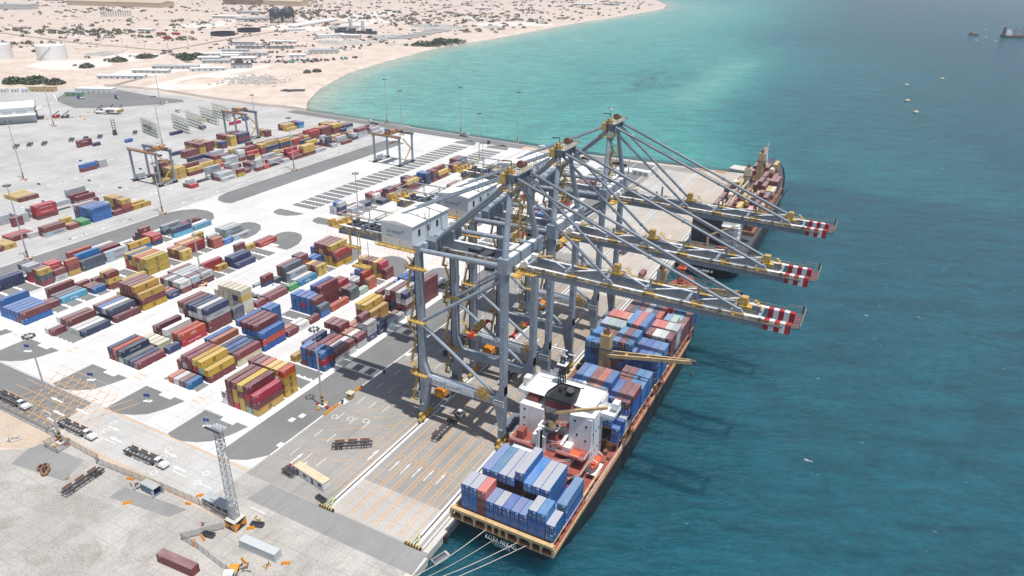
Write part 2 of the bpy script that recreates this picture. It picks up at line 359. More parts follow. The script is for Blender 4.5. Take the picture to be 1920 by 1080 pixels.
# asphalt sheets
a=MB(); Z=-.008
a.sheet([(2.8,-19.5),(5,-18.9),(8.6,-21),(14,-18.4),(18.2,-13.5),(18.2,360),(2.8,360)],Z)
for xr in (0,-31,-62,-103.3,-134.6,-166):
    x0=xr-17.7; x1=xr+.2
    a.rect(x0,x1,.2,112.6,Z)
    if xr!=-166: a.sheet([(xr-19.2,-5.6),(xr-19.2,-21.2),(xr-16,-22),(xr-11.5,-21.6),(xr-7,-19.8),(xr-3.2,-17),(xr-.6,-12),(xr+1.2,-5.6)],Z)
    else: a.sheet([(xr-19,-5.6),(xr-19,-21),(xr-8,-21),(xr+1,-9),(xr+1.2,-5.6)],Z)
    if xr!=-166: a.sheet([(xr-19.4,118.2),(xr-19.4,136),(xr-17,139.4),(xr-12.5,140.6),(xr-7,139.2),(xr-2,134.5),(xr+1.6,127.5),(xr+2.4,121.5),(xr+2,118.2)],Z)
    if xr>-160:
        N0=172.6
        a.rect(x0,x1,N0,N0+190,Z)
        a.sheet([(xr-19.2,N0-5.6),(xr-19.2,N0-10),(xr-17,N0-13.5),(xr-12,N0-15),(xr-6,N0-14),(xr-1,N0-10),(xr+1.2,N0-5.6)],Z)
        a.sheet([(xr-19,N0+195),(xr-19,N0+202),(xr-10,N0+210),(xr-2,N0+205),(xr+1.5,N0+195)],Z)
a.sheet([(-206.5,-30),(-184.4,-30),(-184.4,113),(-170,122),(-170,126),(-174,134),(-182,140),(-189,141.6),(-197,140),(-203,134),(-206.5,126)],Z)
a.sheet([(-207.6,345),(-207.6,174),(-204.5,164),(-199,159),(-192,157.4),(-187.5,158.5),(-187,162),(-187,345)],Z)
a.sheet([(-606,306),(-549,291),(-520,312),(-497,345),(-486,369),(-500,378),(-530,374),(-617,381),(-640,340)],Z)
a.sheet([(-57,-22.2),(-54.8,-39.5),(-180,-39.5),(-180,-22.2)],Z+.003)
a.sheet([(-362,388),(-237,383),(-40,376),(18,370),(18,388),(-40,390),(-237,397),(-362,401)],Z)
st(a,'asphalt_road',ASPH)
# white slot beams and checker strips in every block
wm=MB(); Z=-.003
def slots(xr,y0,n):
    x0,x1=xr-17.9,xr+.4
    for k in range(n+1):
        yy=y0+6.65*k-.62
        wm.rect(x0,x1,yy,yy+1.02,Z)
    for k in range(n): 
        for j in range(6):
            x=xr-2.9*j-1.25; yy=y0+6.65*k+.4
            wm.rect(x-.55,x+.55,yy,yy+.5,Z)
def checker(xr,y0,sgn=1):
    for i in range(6):
        for j in range(2):
            x=xr-.2-2.9*i-1.4*j; yy=y0-sgn*(1.9+1.25*j)
            wm.rect(x-1.25,x,min(yy,yy-sgn*1.2),max(yy,yy-sgn*1.2),Z)
    wm.rect(xr-17.9,xr+.4,min(y0-sgn*1.8,y0-sgn*.65),max(y0-sgn*1.8,y0-sgn*.65),Z)
for xr in (0,-31,-62,-103.3,-134.6,-166):
    slots(xr,0,17); checker(xr,0)
    if xr!=-166: wm.rect(xr-10.4,xr-4.2,-7.4,-4.9,Z)
    checker(xr,112.6,-1)
    if xr!=-166: wm.rect(xr-12,xr-6,118.6,121.4,Z)
for xr in (-62,-103.3,-134.6): slots(xr,174.6,28); checker(xr,174.6); wm.rect(xr-12,xr-4,167,169.4,Z)
slots(-31,174.6,28); slots(0,174.6,28)
for x in (18.6,3.0): wm.line((x,-13 if x>9 else -22),(x,385),.35,Z)
wm.line((-206.6,-30),(-206.6,122),.4,Z)
for x in (-207.8,-186.6): wm.line((x,162),(x,345),.4,Z)
for x,yy in ((-52,-27),(-58,-31.5),(-66,-27)): wm.arrow((x,yy),math.pi,7,1.6,Z)
for x,yy,an in ((-40,-28,0),(-28,-31.5,math.pi),(-12,-28,0),(2,-31.5,math.pi),(-62,-35,0)): wm.arrow((x,yy),an,6,1.4,Z)
for k in range(12): wm.line((-90+k*11,-33),(-84+k*11,-33),.22,Z)
for x,yy in ((-38,-30),(-40,-26),(-36,-33.8),(-10,-30),(-12,-26.5),(-8,-33.6),(-6,-36.5),(8,-29),(9,-33)): wm.ring((x,yy),.85,.2,Z)
for x in (54.5,58.3,62.3,66.4,70.5): [wm.arrow((x+1.6,yq),math.pi/2,6.0,.75,Z) for yq in (-1+(x-54)*.12,92,240)]
for x in (24,29.5,35): 
    for k in range(34): wm.line((x,-10+k*11),(x,-5.5+k*11),.2,Z)
    wm.ring((x-1.5,17+(x-24)*.3-4),.95,.2,Z)
for x,yy in ((47,0),(27,-13),(31,-15.5)): wm.arrow((x,yy),math.pi/2,6,1.2,Z)
for x,yy in ((11,4.5),(12.4,8),(19.6,21.5),(19.8,60),(17.6,-7.5)): wm.rect(x-.95,x+.95,yy-1.1,yy+1.1,Z)
for xr in (-31,-62,-103.3):
    for d in (-8.2,-26): wm.ring((xr+10,40+d),1.3,.3,Z); wm.ring((xr+10,146+d),1.3,.3,Z)
random.seed(3)
for k in range(150):   # stud and lane dashes on the north yard
    xx,yy=random.choice((-214,-246,-270,-290,-320,-345)),random.uniform(60,330); wm.rect(xx-.5,xx+.5,yy,yy+2.2,Z)
for xx in (-222,-250.5,-284,-318,-352): wm.line((xx,60),(xx,385),.3,Z)
wm.line((-640,326),(-600,305),.8,Z); wm.line((-548,291),(-520,311),1,Z); wm.line((-520,311),(-487,368),1,Z)
wm.line((83.2,-22),(83.2,396),.3,Z)
st(wm,'white_road_markings',MW)
# RTG runways of smooth pale concrete, tyre-stained
rw=MB()
for xr in (0,-31,-62,-103.3,-134.6,-166):
    for x0 in (xr+.6,xr-20.6): rw.rect(x0,x0+1.9,-5,118,-.0055); 
    if xr>-160:
        for x0 in (xr+.6,xr-20.6): rw.rect(x0,x0+1.9,168,368,-.0055)
st(rw,'gantry_runway',ground('runway_concrete',(.62,.615,.60),(.70,.695,.68),(.52,.51,.49),streak=.9,grain=.08))
# crane rails in white strips
rl=MB()
for x in (50.35,80.6): rl.rect(x-1.0,x-.22,-22.6,397,-.004,0); rl.rect(x+.22,x+1.3,-22.6,397,-.004,0)
st(rl,'rail_strip',CONC_W)
rl=MB()
for x in (50.35,80.6): rl.rect(x-.2,x+.2,-22.6,397,-.004,0); rl.bar((x,-19.5,.02),(x,396,.02),.1,.12)
st(rl,'crane_rail',MK)
om=MB(); Z=-.0005
for i,x in enumerate((54.3,57.4,58.6,61.6,62.8,65.9,67.1,70.2,71.4,74.5,75.7,78.2)):
    om.line((x,-21.5),(x,395),.26,Z)
for i,x in enumerate((57.4,61.6,65.9,70.2,74.5)):
    for k in range(150): om.line((x,-20+k*2.75),(x+1.2,-19.2+k*2.75),.16,Z)
for x in (44,47.4,49): om.line((x,-16),(x,395),.22,Z)
for k in range(60): om.line((44,-14+k*6.8),(47.4,-11+k*6.8),.16,Z)
for k in range(14): om.line((25+k*.2,-13+k*6.2),(44,-2+k*7.2),.2,Z)
for k in range(9): om.line((-86+k*4.2,-38),(-76+k*4.2,-14),.28,Z); om.line((-88+k*4.2,-14),(-72+k*4.2,-38),.28,Z)
for k in range(7): om.line((-92,-36+k*4),(-56,-36+k*4),.2,Z)
om.line((-50.5,-22),(18,-22),.4,Z)
for i,x in enumerate((55.9,60.1,64.3,68.6,72.8)):
    om.ring((x,6.5),.85,.22,Z,0); om.ring((x,100),.85,.22,Z,0)
for x in (-28,-59,-100): 
    om.rect(x-.5,x+3.5,-4,-3.6,Z); om.rect(x-.5,x+3.5,-1.5,-1.1,Z)
    for k in range(6): om.line((x+6+k*3,140),(x-2+k*3,152),.2,Z); om.line((x-2+k*3,140),(x+6+k*3,152),.2,Z)
st(om,'orange_road_markings',MO)
vg=MB(); vg.sheet([(-46,-40.6),(34,-40.6),(34,-38.6),(18.6,-38.3),(-46,-38.3)],-.012); vg.sheet([(-150,-40.5),(-50,-40.5),(-50,-47),(-75,-60),(-150,-60)],-.018)
vg.sheet([(-41,376),(-95,378.5),(-95,388),(-41,388)],-.0062); st(vg,'sandy_verge',PEB)
# desert road, tracks, disturbed pale sand
rd=MB()
for pts,wd in (([(-1700,640),(-1312,644),(-1064,628),(-860,641),(-700,560),(-640,400)],9),([(-860,641),(-905,800),(-937,930),(-964,1182),(-1000,1500),(-1150,2200)],11),([(-1500,900),(-1200,1050),(-964,1182)],6)):
    for p,q in zip(pts,pts[1:]): rd.line(p,q,wd,-.045)
st(rd,'desert_road',ground('dusty_road',(.24,.2,.17),(.31,.26,.22),(.4,.33,.28),0,grain=.1))
pd=MB(); random.seed(11)
def blob(mb,x,y,rx,ry,z,n=14):
    mb.sheet([(x+rx*math.cos(2*math.pi*i/n)*random.uniform(.75,1.15),y+ry*math.sin(2*math.pi*i/n)*random.uniform(.75,1.15)) for i in range(n)],z)
for k in range(26): blob(pd,random.uniform(-1250,-560),random.uniform(440,1500),random.uniform(14,60),random.uniform(20,90),-.04+.0006*k)
st(pd,'pale_sand_patch',ground('pale_sand',(.66,.59,.52),(.71,.65,.59),(.6,.52,.46),0,grain=.1))
pg=MB()
for x,y,rx,ry in ((-760,1250,70,45),(-700,1010,45,55),(-720,880,50,24),(-900,560,26,18)): blob(pg,x,y,rx,ry,-.02)
st(pg,'gravel_yard',ground('grey_gravel',(.32,.31,.3),(.4,.385,.37),(.45,.42,.39),0,grain=.3))
# ================================================================ SHIP-TO-SHORE CRANES
LX,SX=50.35,80.6
def spread(mb,x,y,z,L=12.2,top=62):
    pass
def sts_crane(yc,num,label,spx,spz,trolley_x):
    t=empty('quay_crane',(LX,yc,0),0,label,'crane','grey ship-to-shore gantry cranes along the quay')
    yn,yf=yc-10.2,yc+10.2; gn,gf=yc-3.5,yc+3.5
    # legs: tapering box columns, knee-widened at the portal beam
    for y in (yn,yf):
        for x,sg in ((LX,1),(SX,-1)):
            m=MB()
            m.prism([(x-.85,19.5),(x+.85,19.5),(x+.85,61.6),(x-.85,61.6)],y-1.25,y+1.25,0,'y')
            m.prism([(x-sg*.85,4.2),(x+sg*.75,4.2),(x+sg*2.6,15),(x+sg*3.4,17.9),(x+sg*2.3,18.6),(x+sg*.85,22.6),(x-sg*.85,22.6)][::sg],y-1.1,y+1.1,0,'y')
            for k in range(4): m.box(x-.3,x+.3,y-1.45,y-1.24,26+k*9,26.4+k*9,0)
            if x==LX:   # dark lift guide on the landside legs
                m.box(x-1.55,x-.86,y-.9,y+.5,6,60,1)
            m.build('leg',[STEEL,BLACK],t)
        m=MB(); m.box(LX+2.2,SX-2.2,y-.85,y+.85,15.2,17.9); m.box(LX+3,SX-9,y+.1,y+1.25,17.9,18.25,1)
        pb=m.build('portal_beam',[STEEL,WHITE],t)
        if y==yn:
            yy=y-.86
            s=MB(); s.box(54.4,58.9,yy-.12,yy-.02,15.45,17.8,0); s.text(num,(54.75,yy-.16,15.85),(1,0,0),(0,0,1),3.8,1.55,1); s.build('number_sign',[PANEL,INK],pb)
            s=MB(); s.box(59.5,65.1,yy-.12,yy-.02,15.4,17.6,0); s.text('DP WORLD',(60,yy-.16,16.35),(1,0,0),(0,0,1),4.0,.62,1); s.text('Berbera',(60,yy-.16,15.8),(1,0,0),(0,0,1),1.5,.3,1)
            for k in range(3): s.box(64.15+.22*k,64.3+.22*k,yy-.17,yy-.13,16.8-.1*abs(k-1),17.2+.1*abs(k-1),1)
            s.build('owner_sign',[PANEL,INK],pb)
            s=MB(); s.box(65.5,70.2,yy-.12,yy-.02,15.4,17.5,0); s.text('S.W.L.',(67,yy-.16,17.0),(1,0,0),(0,0,1),1.4,.3,1)
            for k in range(4): s.box(65.9,69.8-(k%2)*.8,yy-.15,yy-.13,15.7+.3*k,15.82+.3*k,1)
            s.build('load_sign',[PANEL,GALV],pb)
            s=MB(); s.box(77.8,81.6,yy-.5,yy-.4,15.5,17.6,0)
            for k in range(6): s.box(78.1+.5*k,78.45+.5*k,yy-.53,yy-.51,15.85,16.2,1); 
            for k in range(3): s.box(78.2+1.1*k,79.1+1.1*k,yy-.53,yy-.51,16.75,17.2,1)
            s.build('maker_sign',[PANEL,INK],pb)
            r=MB(); c=Vector((74.0,yy-.75,18.7))
            for k in range(30):
                a=2*math.pi*k/30; d=Vector((math.cos(a),0,math.sin(a)))
                for o in (-.28,.28): r.bar(c+d*.3+Vector((0,o,0)),c+d*2.75+Vector((0,o,0)),.14,.07,0,(0,1,0))
            r.tube(c-Vector((0,.4,0)),c+Vector((0,.75,0)),.55,12); r.tube(c-Vector((0,.1,0)),c+Vector((0,.1,0)),1.35,20)
            r.build('cable_reel',YEL,t)
    # beams along the rails, and bogies on each corner
    for x,nm in ((LX,'sill_beam'),(SX,'sill_beam')):
        m=MB(); m.box(x-.75,x+.75,yn-2.2,yf+2.2,4.0,7.0)
        if x==LX: m.box(x+.76,x+.82,yn+1.6,yf-1.6,4.3,6.8,0)
        m.build(nm,STEEL2,t)
        for y in (yn,yf):
            b=MB()
            b.box(x-.45,x+.45,y-3.4,y+3.4,2.9,3.7)
            for s in (-1,1):
                b.prism([(y+s*2.2-1.6,1.5),(y+s*2.2+1.6,1.5),(y+s*2.2+.5,3.0),(y+s*2.2-.5,3.0)],x-.4,x+.4,0,'x')
                b.box(x+.42,x+1.0,y+s*2.2-.6,y+s*2.2+.6,1.1,1.9)
                for k in (-1,1):
                    b.box(x-.5,x+.5,y+s*2.2+k*.95-.75,y+s*2.2+k*.95+.75,.75,1.55)
            bo=b.build('bogie',YEL,t)
            for s in (-1,1):
                for k in (-1.35,-.5,.5,1.35):
                    w_=MB(); w_.tube((x-.2,y+s*2.2+k,.42),(x+.2,y+s*2.2+k,.42),.4,10); w_.build('wheel',DARK,bo)
    # gantry bracing
    for y in (yn,yf):
        for p,q,r in (((LX+.8,y,38.2),(SX-1.2,y,58.6),.62),((LX+.6,y,36.4),(SX-2.2,y,18.2),.55)):
            m=MB(); m.tube(p,q,r,12); m.build('brace',STEEL,t)
    # upper frame: cross beams over the legs, side girders
    m=MB(); m.box(SX-1.2,SX+1.2,yn-1.5,yf+1.5,62.6,65.6); m.box(SX-1.6,SX+1.6,yn-1.6,yn+1.6,61.6,66.2); m.box(SX-1.6,SX+1.6,yf-1.6,yf+1.6,61.6,66.2)
    m.box(SX-.9,SX+.9,yn+1.6,yf-1.6,65.6,65.75,1); m.build('cross_beam',[STEEL,WHITE],t)
    m=MB(); m.box(LX-1.1,LX+1.1,yn-1.3,yf+1.3,61.6,64.3); m.build('cross_beam',STEEL,t)
    for y in (yn,yf):
        m=MB(); m.tube((LX+1,y,62.6),(SX-1.4,y,63.4),.75,10); m.build('tie_tube',STEEL,t)
    # fixed trolley girders, backreach
    for y in (gn,gf):
        m=MB(); m.box(13.5,81.8,y-.65,y+.65,59.3,62.0); m.box(13.5,81.8,y-.6,y+.6,62.0,62.06,1); m.box(13.5,81.8,y-(.9 if y<yc else -.6),y+(-.6 if y<yc else .9),59.2,59.6)
        m.build('trolley_girder',[STEEL,WHITE],t)
    # boom: two box girders with cross ties, red and white tip bands
    for y in (gn,gf):
        m=MB(); m.box(82.0,152.4,y-.65,y+.65,59.4,62.1); m.box(82,152.4,y-.66,y+.66,62.1,62.17,1)
        x=152.4
        for k in range(5): m.box(x,x+1.32,y-.68,y+.68,59.35,62.16,2 if k%2==0 else 1); x+=1.32
        for xx in (109.8,145.6): m.prism([(xx-1.7,62.1),(xx+1.7,62.1),(xx+.7,63.5),(xx-.7,63.5)],y-.5,y+.5,0,'y'); m.box(xx-1.8,xx+1.8,y-.8,y+.8,62.1,62.3,3)
        for xx in (99,122,135): m.box(xx-1.6,xx+1.6,y-1,y+1,62.1,62.3,3)
        m.build('boom_girder',[STEEL,WHITE,REDP,YEL],t)
    m=MB()
    for xx in (84,96,108,120,132,144,151): m.box(xx-.4,xx+.4,gn+.6,gf-.6,61.3,62.0)
    for a,b_ in ((88,98),(98,108),(112,122),(122,133),(135,145)):
        fl=1 if (a//2)%2 else -1
        m.tube((a,yc-3.4*fl,63.2),(b_,yc+3.4*fl,63.2),.2,6,1)
    for xx in (99,122,135):
        for y in (gn,gf): m.box(xx-.28,xx+.28,y-.25,y+.25,62.1,66.2)
    m.build('boom_cross_tie',[STEEL,WHITE],t)
    m=MB(); m.box(159.2,160.9,gn-1.4,gf+1.4,61.6,61.8,3); m.rail([(161.2,gn-2.2,62.2),(161.2,gf+2.2,62.2),(157,gf+2.2,62.2)],1.1,0); m.rail([(161.2,gn-2.2,62.2),(156,gn-2.2,62.2)],1.1,0)
    for k in range(4): m.tube((159.2,gn+.8+k*1.8,61.3),(160.6,gn+.8+k*1.8,61.3),.55,10,2)
    m.box(160.5,160.9,gf+1.2,gf+1.6,61.8,64,3); m.build('tip_platform',[YEL,GALV,REDP,DARK],t)
    for xx in (109.8,146.4):
        m=MB(); y0=gf if xx<120 else yc
        m.box(xx-1.2,xx+2.2,y0-1.0,y0+1.4,62.4,63.0); m.box(xx-.8,xx+.9,y0-.8,y0+.9,63,65.4); m.rail([(xx-2,y0-1.2,63),(xx+3.4,y0-1.2,63),(xx+3.4,y0+2,63),(xx-2,y0+2,63),(xx-2,y0-1.2,63)],1.2)
        for k in range(4): m.bar((xx+2.6+k*.6,y0,63+.6*(3-k)),(xx+3.2+k*.6,y0,63+.6*(3-k)),1.2,.2)
        m.build('boom_platform',YEL,t)
    # walkways with yellow handrails along girders and boom
    m=MB()
    for x0,x1 in ((13.5,36.5),(50,81),(83,157)):
        for y,s in ((gn,-1),(gf,1)):
            m.box(x0,x1,min(y+s*.66,y+s*1.75),max(y+s*.66,y+s*1.75),61.2,61.3,2)
            for q in range(int((x1-x0)/3.4)): m.box(x0+3.4*q,x0+3.4*q+.9,min(y+s*.7,y+s*1.2),max(y+s*.7,y+s*1.2),61.3,61.8+.3*(q%3),(q%3))
            m.rail([(x0,y+s*1.75,61.3),(x1,y+s*1.75,61.3)],1.15,0,2.6,.075)
    for y in (gn,gf): m.rail([(83,y-.5 if y>yc else y+.5,62.15),(150,y-.5 if y>yc else y+.5,62.15)],1.0,0,3.4,.06)
    m.build('walkway',[YEL,GALV,DARK],t)
    # A-frame, apex
    zt=87.6; ax=78.9
    for y,ya in ((yn,yc-4.0),(yf,yc+4.0)):
        m=MB(); m.tube((SX,y,65.5),(ax,ya,zt),1.0,14,0,.72); m.build('mast_leg',STEEL,t)
        for dy in (-.85,.85):
            m=MB(); m.tube((ax-1,ya+dy*.6,zt-1),(LX+3.2,(y+ya)/2+dy*1.1+(1.9 if y<yc else -1.9),64.6),.56,12); m.build('back_strut',STEEL,t)
        m=MB(); m.box(LX+1,LX+4.6,(y+ya)/2-2.6+(1.9 if y<yc else -1.9),(y+ya)/2+2.6+(1.9 if y<yc else -1.9),62.2,65.2); m.build('strut_seat',STEEL2,t)
        m=MB(); yg=yc+(3.9 if y>yc else -3.9)
        m.tube((ax-1,ya,zt+.6),(24,yg,63.2),.36,10); m.box(23.2,24.8,yg-.5,yg+.5,61.9,63.6); m.build('back_stay',STEEL,t)
        for xx,zz,rr in ((109.8,63.2,.44),(145.6,63.2,.44)):
            m=MB(); a=Vector((ax+1,ya,zt+(.9 if xx>120 else -.2))); b_=Vector((xx,gn if y<yc else gf,zz)); m.tube(a,b_,rr,10)
            for k in (.35,.62,.86): 
                pp=a.lerp(b_,k); m.tube(pp,a.lerp(b_,k+.012),rr*1.5,8)
            m.build('forestay',STEEL2,t)
        # hoist ropes beside the stays
        m=MB()
        for dy in (.9,1.4): m.tube((ax+1.6,ya-dy,zt+1.6),(143,yc+dy*(1 if y>yc else -1),64.2),.055,4)
        m.build('boom_rope',DARK,t)
    m=MB(); m.box(ax-1.1,ax+1.6,yc-5,yc+5.8,zt-.6,zt+1.6); m.box(ax-1.6,ax+2.6,yc-5.2,yc+6.4,zt+1.6,zt+1.75,1); m.build('apex_beam',[STEEL2,GALV],t)
    m=MB(); m.rail([(ax-1.6,yc-5.2,zt+1.75),(ax+2.6,yc-5.2,zt+1.75),(ax+2.6,yc+6.4,zt+1.75),(ax-1.6,yc+6.4,zt+1.75),(ax-1.6,yc-5.2,zt+1.75)],1.2,0,1.4,.1)
    for k in range(5): m.box(ax-1.4+.5*k,ax-1.0+.5*k,yc-5+(k%2)*.8,yc-3.4,zt+1.75,zt+2.6+.5*(k%3))
    m.box(ax-2.6,ax-1.2,yc-6,yc-3.2,zt-.8,zt+1.9); m.rail([(ax-2.8,yc-6,zt-3),(ax+1.6,yc-6,zt-3),(ax+1.6,yc-2.4,zt-3)],1.1,0,1.2,.1); m.box(ax-2.8,ax+1.6,yc-6,yc-5.2,zt-3.2,zt-3)
    m.build('apex_platform',YEL,t)
    m=MB(); m.tube((ax+.6,yc+.2,zt+3.4),(ax+.6,yc+1.1,zt+3.4),1.15,16)
    m.tube((ax+.6,yc+2.2,zt+2.8),(ax+.6,yc+2.6,zt+2.8),.7,12); m.tube((ax+.6,yc+3.4,zt+2.8),(ax+.6,yc+3.8,zt+2.8),.7,12); m.build('rope_sheave',RUST,t)
    m=MB(); m.bar((ax-.6,yc-2.8,zt+1.7),(ax-.6,yc-2.8,zt+5),.22,.22); m.bar((ax-3,yc-3.6,zt+5),(ax-.6,yc-2.8,zt+5),.25,.3); m.bar((ax-.6,yc-4.6,zt+1.7),(ax-.6,yc-4.6,zt+3.6),.4,.5)
    m.build('apex_davit',DARK,t)
    if num=='QC03':
        m=MB(); m.tube((ax,yc-4,zt+1.7),(ax,yc-4,zt+6.6),.1,6); m.tube((ax,yc-4,zt+6.4),(ax,yc-4,zt+7.2),.55,10,1); m.build('mast_light',[GALV,WHITE],t)
    # zig-zag stairs on the far mast leg and the landside legs
    def stairs(nm,cx,cy,z0,z1,dz=3.2,w_=2.2,ty=0):
        m=MB(); k=0; z=z0
        while z<z1:
            s=1 if k%2 else -1
            xx=cx
            m.box(xx-.9,xx+.9,cy+s*w_-.6,cy+s*w_+.6,z-.1,z+.06); m.rail([(xx-.9,cy+s*w_-.6,z),(xx-.9,cy+s*w_+.6,z),(xx+.9,cy+s*w_+.6,z)],1.1,0,1.2,.07)
            m.bar((xx-.35+s*.35,cy+s*w_,z),(xx-.35+s*.35,cy-s*w_,min(z+dz,z1+.4)),.75,.18); m.bar((xx-.8+s*.35,cy+s*w_,z+1),(xx-.8+s*.35,cy-s*w_,z+dz+1),.07,.07); z+=dz; k+=1
        m.build(nm,YEL,t)
    stairs('stair_tower',SX-3.6,yf-4.5,66,86)
    m=MB()
    for x0 in (SX-4.8,SX-2.4):
        for y0 in (yf-7.2,yf-1.8): m.bar((x0,y0,66),(x0,y0,79),.16,.16)
    for k in range(5): 
        for a,b_ in (((SX-4.8,yf-7.2),(SX-2.4,yf-7.2)),((SX-2.4,yf-7.2),(SX-2.4,yf-1.8)),((SX-4.8,yf-7.2),(SX-4.8,yf-1.8))): m.bar((*a,67+3*k),(*b_,67+3*k),.13,.13); m.bar((*a,67+3*k),(*b_,70+3*k if k<4 else 78.6),.09,.09)
    m.build('stair_frame',YEL,t)
    for y in (yn,yf):
        stairs('leg_stair',LX-2.6,y-.6,8,60,7.0,1.5)
        for zz,ln in ((18.6,3.0),(38.4,3.0),(57.2,4.6)):
            m=MB(); m.box(LX-3.4,LX+ln-.4,y-2.9,y-1.35,zz-.35,zz); m.box(LX-3.4,LX-1.7,y-2.9,y+2.2,zz-.3,zz+.02); m.rail([(LX-3.4,y+2.2,zz),(LX-3.4,y-2.9,zz),(LX+ln-.4,y-2.9,zz)],1.15,0,1.3,.09); m.build('leg_platform',YEL,t)
        m=MB(); m.box(LX-2.3,LX-.9,y-1.2,y+.6,8.2,11.6); m.box(LX-2.2,LX-1.6,y-1.22,y-1.2,9.6,11,1); m.build('lift_car',[GALV,GLASS],t)
    # machinery house on the backreach girders
    x0,x1,y0,y1=37.3,49.1,yc-11.3,yc+8.6
    h=MB(); h.box(x0,x1,y0,y1,62.6,70.0)
    hs=h.build('machinery_house',[PANEL],t)
    r=MB(); r.prism([(x0-.35,70.0),(x1+.35,70.0),(x1+.35,70.25),((x0+x1)/2,71.15),(x0-.35,70.25)],y0-.35,y1+.35,0,'y')
    for k in range(3): r.box(x0+1+3.5*k,x0+1.6+3.5*k,y0+6+k,y0+6.4+k,70.9,71.3,0)
    ro=r.build('roof',ROOFW,hs)
    rr=MB(); rr.rail([(x0,y0,70.3),(x0,y1,70.3)],.9,0,2,.05); rr.rail([(x1,y0,70.3),(x1,y1,70.3)],.9,0,2,.05); rr.rail([(x0,y0,70.3),((x0+x1)/2,y0,71),(x1,y0,70.3)],.9,0,2,.05); rr.build('handrail',YEL,ro)
    s=MB(); yy=y0-.04
    s.text('DP WORLD',(x0+2.3,yy,66.7),(1,0,0),(0,0,1),5.4,.95,0); s.text('Berbera',(x0+2.3,yy,65.7),(1,0,0),(0,0,1),2.0,.42,0)
    for k in range(12):
        a=2*math.pi*k/12+.3; b_=a+.4
        if k<10: s.prism([(x0+8.35+.42*math.cos(q),67.75+.42*math.sin(q)) for q in (a,b_)]+[(x0+8.35+.26*math.cos(q),67.75+.26*math.sin(q)) for q in (b_,a)],yy,yy+.02,0,'y')
    s.build('lettering',INK,hs)
    d=MB()
    for k in (0,1,2): d.box(x1+.02,x1+.1,y0+3+5*k,y0+4.1+5*k,66.2,68.2,0)
    d.box(x1+.02,x1+.12,y0+8,y0+10.4,63,66,1); d.build('hatch',[GLASS,WHITE],hs)
    m=MB(); m.box(x0-1.6,x1+1.5,y0-1.5,y1+1.4,62.2,62.5); m.rail([(x0-1.6,y0-1.5,62.5),(x1+1.5,y0-1.5,62.5),(x1+1.5,y1+1.4,62.5),(x0-1.6,y1+1.4,62.5),(x0-1.6,y0-1.5,62.5)],1.15,0,1.6,.08)
    for k in (2.5,8): m.bar((x0+k,y0-1.4,62.5),(x0+k,y0-1.4,65.4),.12,.12); m.box(x0+k-.35,x0+k+.35,y0-1.6,y0-1.3,65.2,65.6)
    m.build('house_platform',YEL,t)
    m=MB(); m.box(x1+2.2,x1+3.2,yn+1,yc,62.8,64.6); m.tube((x1+1.8,y0+2,63.2),(x1+1.8,y0+10,63.2),.5,8); m.build('electrical_box',GALV,t)
    m=MB()
    for xx,hh in ((x1+1.2,13),(x1-.4,11)):
        for dy in (-.6,.6): m.bar((xx,yn+6+dy*2,62.5),(xx+.4,yn+6,62.5+hh),.12,.12)
    m.build('antenna_mast',GALV,t)
    # backreach end: sheave platforms, maintenance jib frame
    m=MB(); m.box(10.6,15.6,gn-2.6,gf+2.8,61.6,61.85); m.rail([(15.6,gn-2.6,61.9),(10.6,gn-2.6,61.9),(10.6,gf+2.8,61.9),(15.6,gf+2.8,61.9)],1.2,0,1.3,.1)
    for k in range(9): m.box(11+(k%3)*1.2,11.8+(k%3)*1.2,gn-1.8+k*.9,gn-1+k*.9,61.9,62.6+.4*(k%3))
    m.box(10.9,12.4,gn-2.4,gn-.6,61.9,64)
    m.build('backreach_platform',YEL,t)
    m=MB()
    for y in (gn-1,gf+1):
        for xx in (20,27,34): m.bar((xx,y,62),(xx,y,66.4),.24,.24)
        m.bar((14,y,66.4),(35,y,66.4),.3,.35); m.bar((14,y,62.4),(20,y,66.4),.22,.22)
    for xx in (14.4,21,28,34.6): m.bar((xx,gn-1,66.4),(xx,gf+1,66.4),.24,.24)
    m.build('maintenance_frame',GALV,t)
    m=MB()
    for xx in (18,25,31): m.box(xx-1.6,xx+1.6,yc-2.2,yc+2.2,61.6,62.3); m.box(xx-.8,xx+.5,yc-1,yc+1.2,62.3,63.4)
    m.box(16,35,yc-2.6,yc-2.4,62,62.7)
    m.build('rope_machinery',DARK,t)
    m=MB(); m.bar((19,gn-1.6,56),(19,gn-1.6,61.5),.5,.5); m.box(17,23,gn-2.6,gn-1,55.4,56); m.rail([(17,gn-2.6,56),(23,gn-2.6,56)],1.1)
    for k in range(2): m.bar((22.4+k,gn-2,50),(22.4+k,gn-2,61),.2,.2)
    m.box(20.5,27,gn-3.6,gn-.6,49.2,49.8); m.rail([(20.5,gn-3.6,49.8),(27,gn-3.6,49.8),(27,gn-.6,49.8)],1.1); m.bar((26.6,gn-2,50),(26.6,gn-2,59),.14,.14)
    m.build('service_basket',YEL,t)
    # hinge-side gallery in front of the mast
    m=MB(); m.box(82.2,88.6,gn-3.4,gn-1,60.4,60.7); m.rail([(82.2,gn-3.4,60.7),(88.6,gn-3.4,60.7),(90,gn-2,60.7)],1.15,0,1.3,.09); m.box(82.2,85,yn+.6,gn,60.2,60.5); m.rail([(84.8,yn+.6,60.5),(84.8,gn-3,60.5)],1.1,0,1.3,.09)
    m.bar((84,gf,62.4),(90,gf-1.4,64.2),1.3,.25); m.bar((84,gf,63.6),(90,gf-1.4,65.4),.1,.1); m.build('hinge_gallery',YEL,t)
